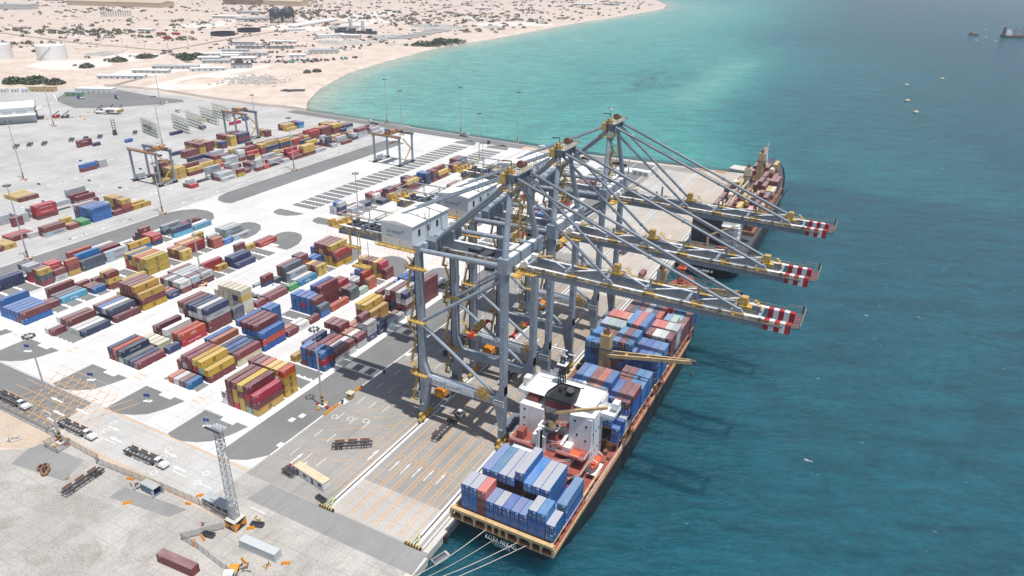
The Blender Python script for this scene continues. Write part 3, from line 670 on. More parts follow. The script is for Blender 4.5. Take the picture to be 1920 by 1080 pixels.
    m=MB(); m.tube((82,yc-6,61.8),(82,yc+6,61.8),.55,12); m.box(82.6,84.6,gn-.9,gn+.9,61,63.2); m.box(82.6,84.6,gf-.9,gf+.9,61,63.2); m.tube((84.8,gn-2.2,63.4),(84.8,gn-1.4,63.4),.9,14); m.build('boom_hinge',WHITE,t)
    # trolley, cab, ropes, head block and spreader
    tx=trolley_x
    m=MB(); m.box(tx-4,tx+4,gn+.8,gf-.8,60.2,61.4); m.box(tx-3,tx+1,yc-1.6,yc+1.6,61.4,62.8); m.build('trolley',DARK,t)
    m=MB(); m.box(tx+3.6,tx+6.2,yc-3.0,yc-.8,56.6,59.4); m.box(tx+3.55,tx+6.25,yc-3.05,yc-.75,57.2,58.4,1); m.build('operator_cab',[WHITE,GLASS],t)
    m=MB()
    for dx in (-1.4,1.4):
        for dy in (-2.6,2.6): m.tube((tx+dx,yc+dy,60.2),(spx+dx*.8,yc+dy*.55,spz+2.4),.05,4)
    m.build('hoist_rope',DARK,t)
    m=MB(); m.box(spx-.9,spx+.9,yc-2.6,yc+2.6,spz+1.2,spz+1.9); m.box(spx-.6,spx+.6,yc-1.8,yc+1.8,spz+1.9,spz+2.6)
    for k in (-1.6,1.6): m.tube((spx-.5,yc+k,spz+2.5),(spx+.5,yc+k,spz+2.5),.6,10)
    m.build('head_block',YEL,t)
    m=MB(); m.box(spx-.75,spx+.75,yc-3.2,yc+3.2,spz+.5,spz+1.2)
    for s in (-1,1):
        m.box(spx-.5,spx+.5,yc+min(s*3.2,s*6.1),yc+max(s*3.2,s*6.1),spz+.5,spz+1.0); m.box(spx-1.22,spx+1.22,yc+s*6.1-.25,yc+s*6.1+.25,spz+.1,spz+.7)
        for k in (-1.1,1.1): m.box(spx+k-.15,spx+k+.15,yc+s*6.1-.2,yc+s*6.1+.2,spz-.5,spz+.1)
    m.build('spreader',REDP,t)
    # drive cabinets, cable drum and cab near the landside sill
    m=MB(); m.box(LX+1.2,LX+4.6,yn+4,yn+8,7.2,9.4); 
    for k in range(5): m.box(LX+1.4+.6*k,LX+1.7+.6*k,yn+3.9,yn+8.1,9.4,9.9)
    m.build('drive_unit',ORBAR,t)
    m=MB(); m.box(LX+1,LX+3,yn+9,yn+11.4,2.8,5.4); m.box(LX+.98,LX+3.02,yn+8.98,yn+10.6,3.9,5.0,1); m.build('checker_cab',[WHITE,GLASS],t)
    m=MB(); m.box(SX+.8,SX+2,yn+.6,yf-.6,7,7.3); m.box(SX+.9,SX+1.1,yn+1,yf-1,4,7); m.rail([(SX+2,yn+.6,7.3),(SX+2,yf-.6,7.3)],1.1); m.build('sill_walkway',STEEL2,t)
    return t
sts_crane(37.8,'QC01','grey quay crane QC01, nearest of three, above the near ship bridge',66,34,66)
sts_crane(70.5,'QC02','grey quay crane QC02, middle of three, red spreader lowered near the apron',64.2,17.6,64.2)
sts_crane(115.7,'QC03','grey quay crane QC03, farthest of three, white beacon on its apex',58.5,33,58.5)
# ================================================================ SHIPS
def loft_hull(mb,st_,zb,mi=0,mt=0):
    """st_: stations (y, cx, half breadth at deck, half breadth at waterline, z deck, y shift at waterline); closed shell with a flat deck"""
    prof=[]
    for y,cx,hd,hw,zd,ys in st_:
        prof.append([(cx-hd,y,zd),(cx-hd*.5-hw*.5,y+ys*.35,zd*.35+zb*.65+1.6),(cx-hw,y+ys,zb),(cx+hw,y+ys,zb),(cx+hd*.5+hw*.5,y+ys*.35,zd*.35+zb*.65+1.6),(cx+hd,y,zd)])
    v=[p for q in prof for p in q]; f=[]
    for i in range(len(prof)-1):
        for j in range(5): a=i*6+j; f.append((a,a+1,a+7,a+6))
    f.append(tuple(range(6))[::-1]); e=(len(prof)-1)*6; f.append(tuple(range(e,e+6)))
    mb.add(v,f,mi)
    for i in range(len(prof)-1): mb.add([prof[i][0],prof[i][5],prof[i+1][5],prof[i+1][0]],[(0,1,2,3)],mt)
ship=empty('container_ship',(102.4,75,WZ),0,'near container ship, black hull, blue boxes and white bridge by the crane QC01','ship','container ships moored along the quay')
h=MB()
loft_hull(h,[(-13.9,102.4,14.9,8.5,6.2,7.5),(-10,102.4,15.4,11.5,6.2,5.5),(0,102.4,15.6,13.6,6.2,2),(15,102.4,15.8,15.4,6.2,0),(40,102.4,15.9,15.7,6.2,0),(110,102.4,15.7,15.3,6.2,0),(128,102.4,14.3,11.5,6.6,0),(145,102.4,11.2,6.6,7.6,-1),(160,102.4,6.5,2.4,9.4,-4),(170,102.4,1.2,.3,10.4,-8)],-4.2,0,1)
hu=h.build('hull',[HULL,DECKR],ship)
l=MB(); yy=-14.15
l.text('KOTA NEKAD',(98.0,-14.1,3.9),(1,-.005,0),(0,.32,.95),9.4,1.25,0); l.text('PANAMA',(100.0,-13.6,2.25),(1,0,0),(0,.32,.95),5.4,1.0,0); l.text('IMO 9136539',(100.4,-13.2,1.35),(1,0,0),(0,.35,.94),4.6,.45,0)
l.build('lettering',LETW,hu)
# buff bulwark with arched mooring openings round the stern
b=MB(); b.box(87.2,117.8,-14.2,-13.0,9.0,9.75); b.box(87.2,117.8,-14.05,-12.4,8.75,9.0); b.box(87.4,117.6,-14.0,-13.4,6.2,6.5)
xs=[87.3,90.9,94.6,98.2,100.3,102.3,104.4,107.8,111.6,114.4,117.7]
for x in xs: b.box(x-.28,x+.28,-14.12,-13.2,6.2,9.0)
for a_,c_ in zip(xs,xs[1:]):
    wv=c_-a_-.56; n_=6
    for k in range(n_):
        u0=k/n_;u1=(k+1)/n_; h0=8.0+.95*math.sqrt(max(0,1-(2*u0-1)**2)); h1=8.0+.95*math.sqrt(max(0,1-(2*u1-1)**2))
        xa=a_+.28+wv*u0; xb=a_+.28+wv*u1
        b.add([(xa,-14.08,h0),(xb,-14.08,h1),(xb,-14.08,9.0),(xa,-14.08,9.0)],[(0,1,2,3)]); b.add([(xa,-13.3,h0),(xb,-13.3,h1),(xb,-14.08,h1),(xa,-14.08,h0)],[(0,1,2,3)])
b.build('stern_bulwark',TAN,ship)
b=MB(); b.box(88,117,-12.9,-12.7,6.2,8.7); b.build('mooring_deck_bulkhead',DARK,ship)
b=MB(); b.rail([(87.6,-13.9,6.4),(117.4,-13.9,6.4)],1.0,0,1.2,.07); b.build('stern_rail',ORANGE,ship)
b=MB()
for s,x in ((1,118.05),(-1,86.75)):
    b.box(min(x,x-s*.25),max(x,x-s*.25),-13.5,118,6.2,7.3,0)
    for k in range(34):
        y_=-12+3.9*k
        if not(22<y_<34): b.box(x-s*1.1-.16,x-s*1.1+.16,y_-.16,y_+.16,6.2,9.6,0)
    b.box(min(x-s*.8,x-s*1.4),max(x-s*.8,x-s*1.4),-13,20,9.3,9.6,0); b.box(min(x-s*.8,x-s*1.4),max(x-s*.8,x-s*1.4),36,125,9.3,9.6,0)
b.build('side_bulwark',[TAN],ship)
b=MB()
for y0,y1 in ((-12.6,-6),(-5.6,7),(33.6,40.6),(41.6,54.6),(55,68),(72.2,85),(87.2,100.2),(101,119),(119.2,131.5),(133,140)):
    wd=1 if y1<120 else .8
    b.box(102.4-13.2*wd,102.4+13.2*wd,y0,y1,6.2,8.7,0); b.box(102.4-14.6*wd,102.4+14.6*wd,y0+.2,y1-.2,8.7,9.5,0)
b.build('hatch_cover',RUST,ship)
b=MB(); b.box(114.6,116.2,-3,9.5,6.25,6.4,0); b.rail([(114.5,-3,6.4),(114.5,9.5,6.4)],1,1,1.5,.1); b.rail([(116.3,-3,6.4),(116.3,9.5,6.4)],1,1,1.5,.1); b.build('gangway',[paint('green_walkway',(.04,.28,.1),.6),YEL],ship)
# superstructure
br=MB()
br.box(89.6,97.4,21.6,33.2,6.2,23.0); br.box(106.2,113.2,20.8,30,6.2,25.0); br.box(97.4,106.2,24,33.2,6.2,23.4)
br.box(96.4,100.6,16.6,21.6,6.2,17.4); br.box(91,109,13.5,21.6,6.2,12.4); br.box(100.6,108,17.8,24,12.4,15.4); br.box(90.2,112.6,29.6,35,23,26.2)
for k in range(4): br.box(98.8,99.7,15.6,16.5,6.2,20.2)
house=br.build('bridge_house',[WHITE],ship)
d=MB()
for x0,x1,y0,y1,z in ((89.2,97.6,15.4,21.7,13.6),(97.4,105.8,17.2,24,15.45),(100.4,109.4,13.2,18,12.45),(104.4,113.3,15.6,21,14.2),(97.5,106.3,20.6,24.2,20.3),(88.6,110.5,11.5,13.6,9.2),(106,113.4,13.2,21,10.5)): d.box(x0,x1,y0,y1,z-.16,z)
d.build('deck',DECKR,house)
d=MB()
def rl_(*p): d.rail(list(p),1.1,0,1.3,.075)
rl_((89.3,21.6,13.6),(89.3,15.5,13.6),(95,15.5,13.6),(97.6,17.4,13.6)); rl_((97.5,17.3,15.45),(104,17.3,15.45),(105.8,20,15.45)); rl_((100.4,13.3,12.45),(106,13.3,12.45),(109.4,15.7,12.45)); rl_((104.4,15.7,14.2),(113.3,15.7,14.2),(113.3,20.8,14.2))
rl_((97.6,20.7,20.3),(103,20.7,20.3),(106.2,22.8,20.3)); rl_((88.7,11.6,9.2),(110.4,11.6,9.2),(113.4,13.3,10.5),(113.4,20.8,10.5)); rl_((89.6,34.9,26.4),(112.4,34.9,26.4),(112.4,24.2,26.4)); rl_((89.6,34.9,26.4),(89.6,24,26.4))
d.bar((105,18,15.5),(106.8,23.6,20.3),1,.25); d.bar((96,15.6,9.3),(99,15.6,12.4),1,.25); d.bar((103.4,23.4,20.3),(104.4,24.6,23.4),.9,.2,1)
d.build('handrail',[WHITE,DECKR],house)
d=MB()
for x,z in ((90.9,21),(90.9,18),(90.9,15),(107.6,23),(108.5,18.4),(111.2,22),(111.2,17),(108,12),(101.6,13.6),(104,13.6),(106.4,13.4)): d.box(x,x+.55,(20.72 if x>106.3 and z>14 else 21.52 if z>14.5 else 17.72),(20.8 if x>106.3 and z>14 else 21.6 if z>14.5 else 17.8),z,z+.7)
for k in range(4): 
    for j in range(2): d.box(113.2,113.28,22+2.2*k,22.5+2.2*k,12+7*j,12.7+7*j)
for k in range(14): d.box(90.6+1.56*k,91.8+1.56*k,35.0,35.06,24.2,25.5)
d.build('window',GLASS,house)
d=MB(); d.box(89.2,112.0,23.8,35.4,26.2,26.42)
for k in range(24): d.box(90+random.random()*21,90.5+random.random()*21,25,25.4,26.42,26.5) if False else None
d.build('bridge_roof',ROOFW,house)
d=MB()
for s in (-1,1):
    xa,xb=(86.2,90.2) if s<0 else (112,117.4)
    d.box(xa,xb,27.2,33,22.7,22.95); d.box(xa,xb,27.1,27.25,22.95,24.1); d.box(xa,xb,32.9,33.05,22.95,24.1); xx=xa if s<0 else xb; d.box(xx-.1,xx+.1,27.1,33,22.95,24.1)
    d.prism([(xa+.3,22.7),(xb,22.7),(xb if s<0 else xa,18.6)] if s<0 else [(xa,22.7),(xb-.3,22.7),(xa,19.2)],28.6,28.9,0,'y'); d.box((xa if s<0 else xb-2.0),(xa+2.0 if s<0 else xb),30.4,33,24.1,26.2)
d.build('bridge_wing',WHITE,house)
d=MB(); d.box(90.6,94.4,24.2,28,23.0,24.6); d.box(91.2,93.2,16.6,19.6,13.6,16.8); d.box(101.4,103.4,17.9,20,15.45,18.2); d.build('deck_locker',DECKR,house)
f=MB(); f.prism([(97.9,22.6),(105.5,22.6),(105.9,25),(104.8,30.6),(98.8,30.6),(97.6,25)],15.4,25.0,0); fu=f.build('funnel',[WHITE],ship)
f=MB(); P=[(97.5,22.2),(105.9,22.2),(106.3,25),(105,31),(98.6,31),(97.2,25)]
f.prism(P,24.2,26.6,0); f.prism(P,26.6,27.2,2); f.prism([(98,22.8),(105.4,22.8),(105.6,25),(104.6,30.4),(99,30.4),(97.8,25)],27.2,27.26,1)
for a_,b_ in zip(P,P[1:]+P[:1]): f.bar((*a_,27.5),(*b_,27.5),.35,.6,1)
f.tube((103.2,27.4,27),(103.6,26.6,29.2),1.15,14,1); f.tube((100.3,27,27),(100.3,27,28.4),.5,10,1); f.tube((101.5,29,27),(101.5,29,28.4),.45,10,1)
f.build('funnel_top',[paint('funnel_maroon',(.2,.05,.06),.5,.15),BLACK,DARK],fu)
mst=MB()
for dx in (-.9,.9):
    for dy in (-.9,.9): mst.bar((98.2+dx,32.6+dy,26.4),(98.2+dx*.45,32.6+dy*.45,36),.28,.28)
for k in range(7):
    z0=26.8+1.3*k
    for a_,b_ in (((-1,-1),(1,-1)),((1,-1),(1,1)),((1,1),(-1,1)),((-1,1),(-1,-1))):
        q=.9-.06*k; mst.bar((98.2+a_[0]*q,32.6+a_[1]*q,z0),(98.2+b_[0]*q,32.6+b_[1]*q,z0+1.25),.14,.14)
mst.box(96.8,99.8,31.2,34,33.4,33.6,1); mst.box(96.9,99.5,32.4,33,35.9,36.2,1); mst.box(94.4,99.6,32.2,32.6,38.2,38.5,1); mst.tube((98.2,32.6,36),(98.2,32.6,40.5),.12,6,1); mst.box(99.6,102,33.2,33.5,36.6,36.9,1)
mst.tube((101,33.6,26.4),(101,33.6,28.6),.08,6,1); mst.tube((105.5,33,26.4),(105.5,33,28.3),.08,6,1); mst.tube((105.5,33,28.2),(105.5,33,29),.5,10,1); mst.tube((108,31,26.4),(108,31,28),.08,6,1)
mst.build('radar_mast',[BLACK,WHITE],ship)
c=MB(); c.tube((101.6,18.8,20.2),(101.6,18.8,22.8),1.1,14,0); c.tube((101.6,18.8,19.6),(101.6,18.8,20.4),2.2,18,1); c.tube((101.6,18.8,22.8),(101.6,18.8,25.8),.9,12,1); c.box(99.6,102.8,18,20.4,22.6,25.4,1)
c.bar((102.4,19,25.4),(117,22,30.2),.75,.8,0); c.bar((102,18.8,26),(108,20.2,27.6),.2,.25,1); c.build('provision_crane',[TAN,DARK],ship)
c=MB(); c.tube((98.9,16.2,6.2),(98.9,16.2,20.2),.8,12); c.box(97.6,103.8,17.4,21,20.06,20.28); c.build('crane_pedestal',WHITE,ship)
def lifeboat(cx,cy,cz,L=6.6,B=2.5,H=2.5):
    m=MB(); v=[];f=[]; S=[(-1,.15,.35),(-.8,.6,.8),(-.4,.95,1),(.1,1,1),(.5,.95,1),(.8,.65,.85),(1,.12,.4)]; n=10
    for u,wd,hh in S:
        for k in range(n): a=2*math.pi*k/n; v.append((cx+B/2*wd*math.cos(a),cy+L/2*u,cz+H/2*hh*(math.sin(a) if math.sin(a)<0 else math.sin(a)*.8)))
    for i in range(len(S)-1):
        for k in range(n): j=(k+1)%n; f.append((i*n+k,i*n+j,i*n+n+j,i*n+n+k))
    f.append(tuple(range(n))); f.append(tuple(range((len(S)-1)*n,len(S)*n))[::-1]); m.add(v,f,0); m.box(cx-.6,cx+.6,cy-L*.42,cy-L*.18,cz+H*.3,cz+H*.58); return m
for cx in (114.9,88.2):
    lb=lifeboat(cx,21.6,10.6).build('lifeboat',ORANGE,ship,smooth=False)
    m=MB()
    for y_ in (19.6,23.8): m.bar((cx-1.6 if cx>100 else cx+1.6,y_,8),(cx,y_,12.8),.3,.35); m.bar((cx,y_,12.8),(cx+(1.2 if cx>100 else -1.2),y_,12),.25,.25); m.bar((cx-1.6 if cx>100 else cx+1.6,y_,6.2),(cx-1.6 if cx>100 else cx+1.6,y_,8.3),.3,.3)
    m.box(cx-1.4,cx+1.4,18.6,24.8,7.9,8.1); m.build('davit',WHITE,ship)
m=MB(); m.box(108.6,111.6,15.8,18.4,14.2,14.9); m.build('life_raft_tray',ORANGE,ship)
m=MB(); 
for k in range(18): m.box(107+random.uniform(0,9),0,0,0,0,0) if False else None
for x,y_,z,s in ((112,12,6.2,1.2),(114,14,6.2,.9),(115.6,11,6.2,1.1),(115,27,6.2,1),(116,30,6.2,.9),(114.2,32,6.2,1.2),(112.4,35,6.2,.8),(109,9.5,6.2,1.3),(104,9,6.2,1.1)): m.box(x-.5*s,x+.5*s,y_-.7*s,y_+.7*s,z,z+1.1*s)
m.build('deck_fitting',RUST,ship)
m=MB(); m.rail([(117.6,8,7.3),(117.9,40,7.3)],1,0,1.8,.08); m.rail([(108,10.6,6.2),(117,10.6,6.2)],1,0,1.5,.08); m.build('deck_rail',WHITE,ship)
# cargo cranes of the ship
def ship_crane(cx,cy,z0,z1,tip,nm='cargo_crane',parent=ship,mat=TAN,wd=1.7):
    m=MB(); m.prism([(cx-wd,cy-wd*.9),(cx+wd,cy-wd*.9),(cx+wd,cy+wd*.9),(cx-wd,cy+wd*.9)],z0,z1)
    m.box(cx-wd*1.25,cx+wd*1.25,cy-wd*1.1,cy+wd*1.1,z1-5.4,z1-4.9,1); m.tube((cx,cy,z0-3),(cx,cy,z0+.2),wd*.95,14,0)
    m.box(cx+wd,cx+wd+1.3,cy-1,cy+1,z1-9,z1-6.4,1)
    po=m.build(nm,[mat,DARK],parent)
    j=MB(); a=Vector((cx,cy,z1-7.6)); b_=Vector(tip); d_=(b_-a).normalized(); sd_=d_.cross(Vector((0,0,1))).normalized()
    for s in (-1,1):
        j.bar(a+d_*1.2+sd_*1.5*s,b_+sd_*.5*s,.6,1.15)
    for k in (.25,.5,.75): 
        p=a.lerp(b_,k); q=1.5-(1.0*k); j.bar(p-sd_*q,p+sd_*q,.8,.5)
    j.box(b_.x-.9,b_.x+.9,b_.y-.7,b_.y+.7,b_.z-.5,b_.z+.6,1); j.build('jib',[mat,DARK],po)
    w_=MB()
    for s in (-.5,.5): w_.tube((cx,cy+s,z1+.8),b_+sd_*s*.6,.05,4)
    w_.box(cx-1.0,cx+1.0,cy-1.1,cy+1.1,z1,z1+.3); w_.bar((cx-.8,cy-.8,z1),(cx+.3,cy,z1+2.4),.4,.5); w_.bar((cx-.8,cy+.8,z1),(cx+.3,cy,z1+2.4),.4,.5); w_.bar((cx+.9,cy,z1),(cx+.3,cy,z1+2.2),.4,.4); w_.tube((cx-.5,cy-.7,z1+1),(cx-.5,cy+.7,z1+1),.7,10); w_.build('winch_head',RUST,po)
    k_=MB(); k_.tube(b_-Vector((0,0,.5)),b_-Vector((0,0,4)),.05,4); k_.tube(b_-Vector((0,0,4)),b_-Vector((0,0,5.4)),.4,8,0,.25); k_.build('hook_block',RUST,po)
    return po
ship_crane(101.6,61.2,14,31.0,(131,60.3,29.2))
ship_crane(101.2,124.4,14,30.6,(133,124,27.6))
fm=MB()
for dx in (-1.4,1.4):
    for dy in (-1.2,1.2): fm.bar((101.5+dx,157+dy,9),(101.5+dx*.5,157+dy*.5,23),.35,.35)
for k in range(6):
    z0=10+2.1*k; q=1.35-.12*k
    for a_,b_ in (((-1,-1),(1,-1)),((1,-1),(1,1)),((1,1),(-1,1)),((-1,1),(-1,-1))): fm.bar((101.5+a_[0]*q,157+a_[1]*q*.9,z0),(101.5+b_[0]*q,157+b_[1]*q*.9,z0+2),.22,.22)
fm.box(99.6,103.4,155.4,158.6,19,19.25); fm.tube((101.5,157,23),(101.5,157,27),.2,6); fm.build('foremast',ORANGE,ship)
fd=MB(); 
for k in range(26): 
    y_=random.uniform(142,164); x_=102.4+random.uniform(-1,1)*(11-(y_-142)*.38)*.8; s=random.uniform(.4,1.2); zz=7.4+(y_-145)*.12; fd.box(x_-s,x_+s,y_-s*.7,y_+s*.7,zz,zz+s*1.1)
fd.build('foredeck_winch',RUST,ship)
# ---- far ship
ship2=empty('container_ship',(104,300,WZ),0,'far container ship at the quay end, black hull, maroon and cream boxes','ship','container ships moored along the quay')
h=MB(); loft_hull(h,[(199,104,14.5,9,8,7),(206,104,15.6,12.5,8,4),(222,104,16,15.4,8,0),(250,104,16,15.8,8,0),(330,103.4,15.4,14.8,8,0),(365,102.4,12.6,9.4,9,-1),(388,101,9.4,4.5,10.6,-4),(402,100,4.8,1.2,11.6,-7),(408,99.5,.8,.2,12,-9)],-4.2,0,1)
hu=h.build('hull',[HULL,DARK],ship2)
l=MB(); l.text('MSC LANA II',(96.6,198.75,1.5),(1,0,0),(0,.36,.93),10.4,1.25,0); l.text('MONROVIA',(98.4,200.0,-.2),(1,0,0),(0,.36,.93),6,.85,0); l.build('lettering',LETW,hu)
b=MB()
for s,x in ((1,119.8),(-1,88.2)): b.box(min(x,x-s*.3),max(x,x-s*.3),206,345,8,9.2,0)
for p,q in (((119.2,330),(114.6,366)),((114.6,366),(110,388)),((110,388),(104.4,402)),((104.4,402),(99.6,408)),((88.4,330),(90.2,366)),((90.2,366),(92,388)),((92,388),(95.4,402)),((95.4,402),(99.6,408))): b.bar((*p,9.6),(*q,11),.3,2.6)
b.build('bulwark',HULL,ship2)
b=MB(); b.box(88.6,104,222,238,8,21.4); b.build('engine_casing',BLACK,ship2)
b=MB()
for k in range(3): b.box(97.4+1.6*k,98.5+1.6*k,221.9,222,17,18.2)
b.box(95.2,95.4,221.9,222,8,21); b.build('casing_window',DARK,ship2)
b=MB(); b.box(104,112.2,224,238,8,21.2); b.box(88.4,113.4,230,238.5,21.4,23.6); b.box(84.6,119.8,233,237,20.8,21.1); b.box(110.6,112.6,222,226,8,20); 
for k in range(4): b.box(104,113.4,221.4,224,11+2.6*k,11.15+2.6*k); b.rail([(104,221.4,11.15+2.6*k),(113.4,221.4,11.15+2.6*k)],1,0,1.4,.07)
b.build('accommodation',WHITE,ship2)
b=MB(); b.tube((98.5,218.5,8),(98.5,218.5,13.4),.7,10); b.bar((98.5,218.6,13.6),(110.4,222.4,19.6),.7,.75); b.build('stores_crane',TAN,ship2)
b=MB()
for k in range(24): 
    s=random.uniform(.4,1.1); x_=random.uniform(91,117); y_=random.uniform(203,219); b.box(x_-s,x_+s,y_-s,y_+s,8,8+s*1.2,k%2)
b.rail([(92,200,8),(116,200,8)],1,0,1.4,.08); b.build('stern_fitting',[RUST,DECKR],ship2)
b=MB()
for y0 in range(244,362,14): b.box(91,117.5 if y0<330 else 113,y0,y0+13,8,10.2)
b.build('hatch_cover',RUST,ship2)
ship_crane(100.5,300,12,31,(97.6,263,17),'cargo_crane',ship2,paint('cream_crane',(.62,.54,.4),.5,.1,dirt=(.35,.25,.16)),1.9)
ship_crane(100.6,345,12,30,(96,388,24),'cargo_crane',ship2,TAN,1.9)
b=MB(); b.tube((96,398,11),(96,398,25),.35,8); b.bar((94.6,398,21),(97.4,398,21),.25,.25); b.bar((95,398,24),(97,398,24),.2,.2)
for s in (-2,2): b.bar((96+s,394,11),(96,398,20),.25,.25)
b.build('foremast',WHITE,ship2)
# mooring lines of the near ship run to bollards on the quay
mo=[((98.2,-14.0,6.7),(86.0,-33.5,.3)),((100.9,-14.0,4.6),(86.0,-36.5,.3)),((107.6,-14.0,6.6),(86.2,-37.5,.3)),((110.2,-14.0,6.8),(86.2,-40.5,.3))]
lab=['first pale mooring rope from the quay side of the stern','thin grey mooring rope, second from the quay, below the stern lettering','third mooring rope from the quay, leaving the stern arches','outermost thick mooring rope from the stern of the near ship']
for (p,q),lb in zip(mo,lab):
    m=MB(); pts=[]
    for k in range(11):
        u=k/10; v=Vector(p).lerp(Vector(q),u); v.z-=1.1*math.sin(math.pi*u); pts.append(tuple(v))
    m.path(pts,.085 if 'thin' not in lb else .06,5); tag(m.build('mooring_rope',ROPE),lb,'rope','mooring ropes of the near ship')
# ================================================================ CONTAINERS
PAL={'M':(.185,.036,.042),'m':(.13,.03,.035),'R':(.46,.022,.035),'O':(.42,.095,.05),'Y':(.56,.37,.075),'B':(.018,.125,.40),'N':(.022,.04,.12),'K':(.075,.09,.125),
     'G':(.45,.475,.50),'W':(.68,.68,.66),'C':(.66,.60,.45),'T':(.30,.42,.34),'E':(.025,.28,.08),'L':(.12,.42,.58),'D':(.05,.22,.46),'V':(.36,.38,.5),'P':(.62,.16,.14),'g':(.018,.11,.36),'l':(.018,.12,.4)}
CN={'M':'maroon','m':'dark maroon','R':'bright red','O':'brick orange','Y':'mustard yellow','B':'blue','N':'navy','K':'slate','G':'light grey','W':'white','C':'cream','T':'grey green','E':'green','L':'pale aqua','D':'mid blue','V':'lavender grey','P':'salmon red','g':'grey roofed blue','l':'pale roofed blue'}
ROOFA={'g':.12,'l':.55}
H_=2.72; WD=2.44
LEN={20:6.06,40:12.19}
def cont_mesh(size,logo=None,reefer=False):
    L=LEN[size]; h=H_-.05; m=MB(); hw=WD/2
    m.box(-hw,hw,0,L,.0,.16,0); m.box(-hw+.05,hw-.05,.08,L-.08,.16,h-.16,0)
    m.box(-hw,hw,.0,L,h-.16,h-.05,0); m.box(-hw+.06,hw-.06,.08,L-.08,h-.05,h-.02,1)
    for x in (-hw,hw-.16):
        for y in (0,L-.18): m.box(x,x+.16,y,y+.18,.0,h,0)
    for k in range(1,int(L/1.5)): m.box(-hw+.1,hw-.1,k*1.5-.04,k*1.5+.04,h-.02,h,1)
    if logo:
        t,c,wf,hf,vz=logo; X=hw-.05+.025; wv=L*wf
        if t=='@msc':     # yellow-line emblem: a framed m over a c
            y0=L*.42; s=1.3
            for a in ((0,.0,.18,1.5),(0.55,.0,.18,1.5),(1.1,.0,.18,1.5),(0,1.35,1.28,.16),(0,-.1,.5,.18),(.78,-.1,.5,.18),(.3,.55,.5,.16)): m.box(X-.01,X+.012,y0+a[0],y0+a[0]+a[2],.62+a[1],.62+a[1]+a[3],2)
        elif t=='@star':
            m.text('MAERSK',(X,L*.36,.85),(0,1,0),(0,0,1),L*.5,1.0,2)
            m.prism([(L*.2+1.0*math.cos(2*math.pi*k/14)*(1 if k%2 else .55),1.3+.95*math.sin(2*math.pi*k/14)*(1 if k%2 else .55)) for k in range(14)],X-.01,X+.012,3,'x')
            m.prism([(L*.2+1.0*math.cos(q)*.98-0,1.3+math.sin(q)*.98) for q in (0,math.pi/2,math.pi,3*math.pi/2)],X-.012,X+.006,3,'x')
        elif t=='@blocks':
            for k in range(3): m.box(X-.01,X+.012,L*.3+k*.6,L*.3+k*.6+.45,1.4,1.55,2); m.box(X-.01,X+.012,L*.1,L*.1+1.4,h-.75,h-.5,2)
        else: m.text(t,(X,L*(.5-wf/2),vz),(0,1,0),(0,0,1),wv,hf,2)
    if reefer:
        m.box(-hw+.2,hw-.2,-.03,.0,.25,2.45,1); m.box(-hw+.35,hw-.35,-.05,-.03,1.3,2.2,4); m.box(-hw+.5,hw-.7,-.05,-.03,.4,1.0,4)
    else: m.box(hw-.75,hw-.3,-.02,0,2.05,2.3,2); m.box(hw-.045,hw-.03,L*.06,L*.06+.8,2.1,2.3,2)
    ink=LETW if not logo or logo[1]=='w' else INK
    if logo and logo[1]=='r': ink=paint('dark_red_lettering',(.25,.03,.03),.6,.1)
    return m.mesh('container',[C_WALL,C_ROOF,ink,paint('star_blue',(.2,.55,.75),.5,.05),DARK])
def door_mesh():
    m=MB(); hw=WD/2; h=H_-.05
    m.box(-hw+.12,-.02,-.05,.0,.14,h-.14,0); m.box(.02,hw-.12,-.05,.0,.14,h-.14,0)
    for x in (-.82,-.35,.35,.82): m.tube((x,-.1,.12),(x,-.1,h-.12),.035,5,1); m.box(x-.12,x+.12,-.13,-.05,.95,1.05,1)
    m.box(.25,.95,-.065,-.05,1.95,2.35,2)
    return m.mesh('door',[C_DOOR,GALV,LETW])
LOGO={None:None,'msc':('@msc','k',0,0,0),'star':('@star','k',0,0,0),'hs':('HAMBURG SUD','w',.62,.62,1.0),'hmm':('HMM','w',.2,1.1,.8),'cma':('CMA CGM','w',.36,.8,.95),'perma':('PERMA','r',.5,.95,.85),
      'uni':('UNIFEEDER','k',.45,.6,.9),'corn':('CORNELIA','k',.42,.6,.95),'nol':('NYLINE','w',.5,.7,.8),'pil':('PIL','w',.3,1,.8),'one':('APL','w',.42,.9,.75),'cc':('CMA CGM','k',.3,.4,1.0),'mk':('MAERSK','k',.5,.6,1.0)}
_cm={}
def cmesh(size,logo,reefer):
    k=(size,logo,reefer)
    if k not in _cm: _cm[k]=cont_mesh(size,LOGO[logo],reefer)
    return _cm[k]
DOOR=door_mesh()
BLK={'A':0,'B':-31,'C':-62,'D':-103.3,'E':-134.6,'F':-166,'G':-226.9,'H':-258,'I':-299.5,'J':-330}
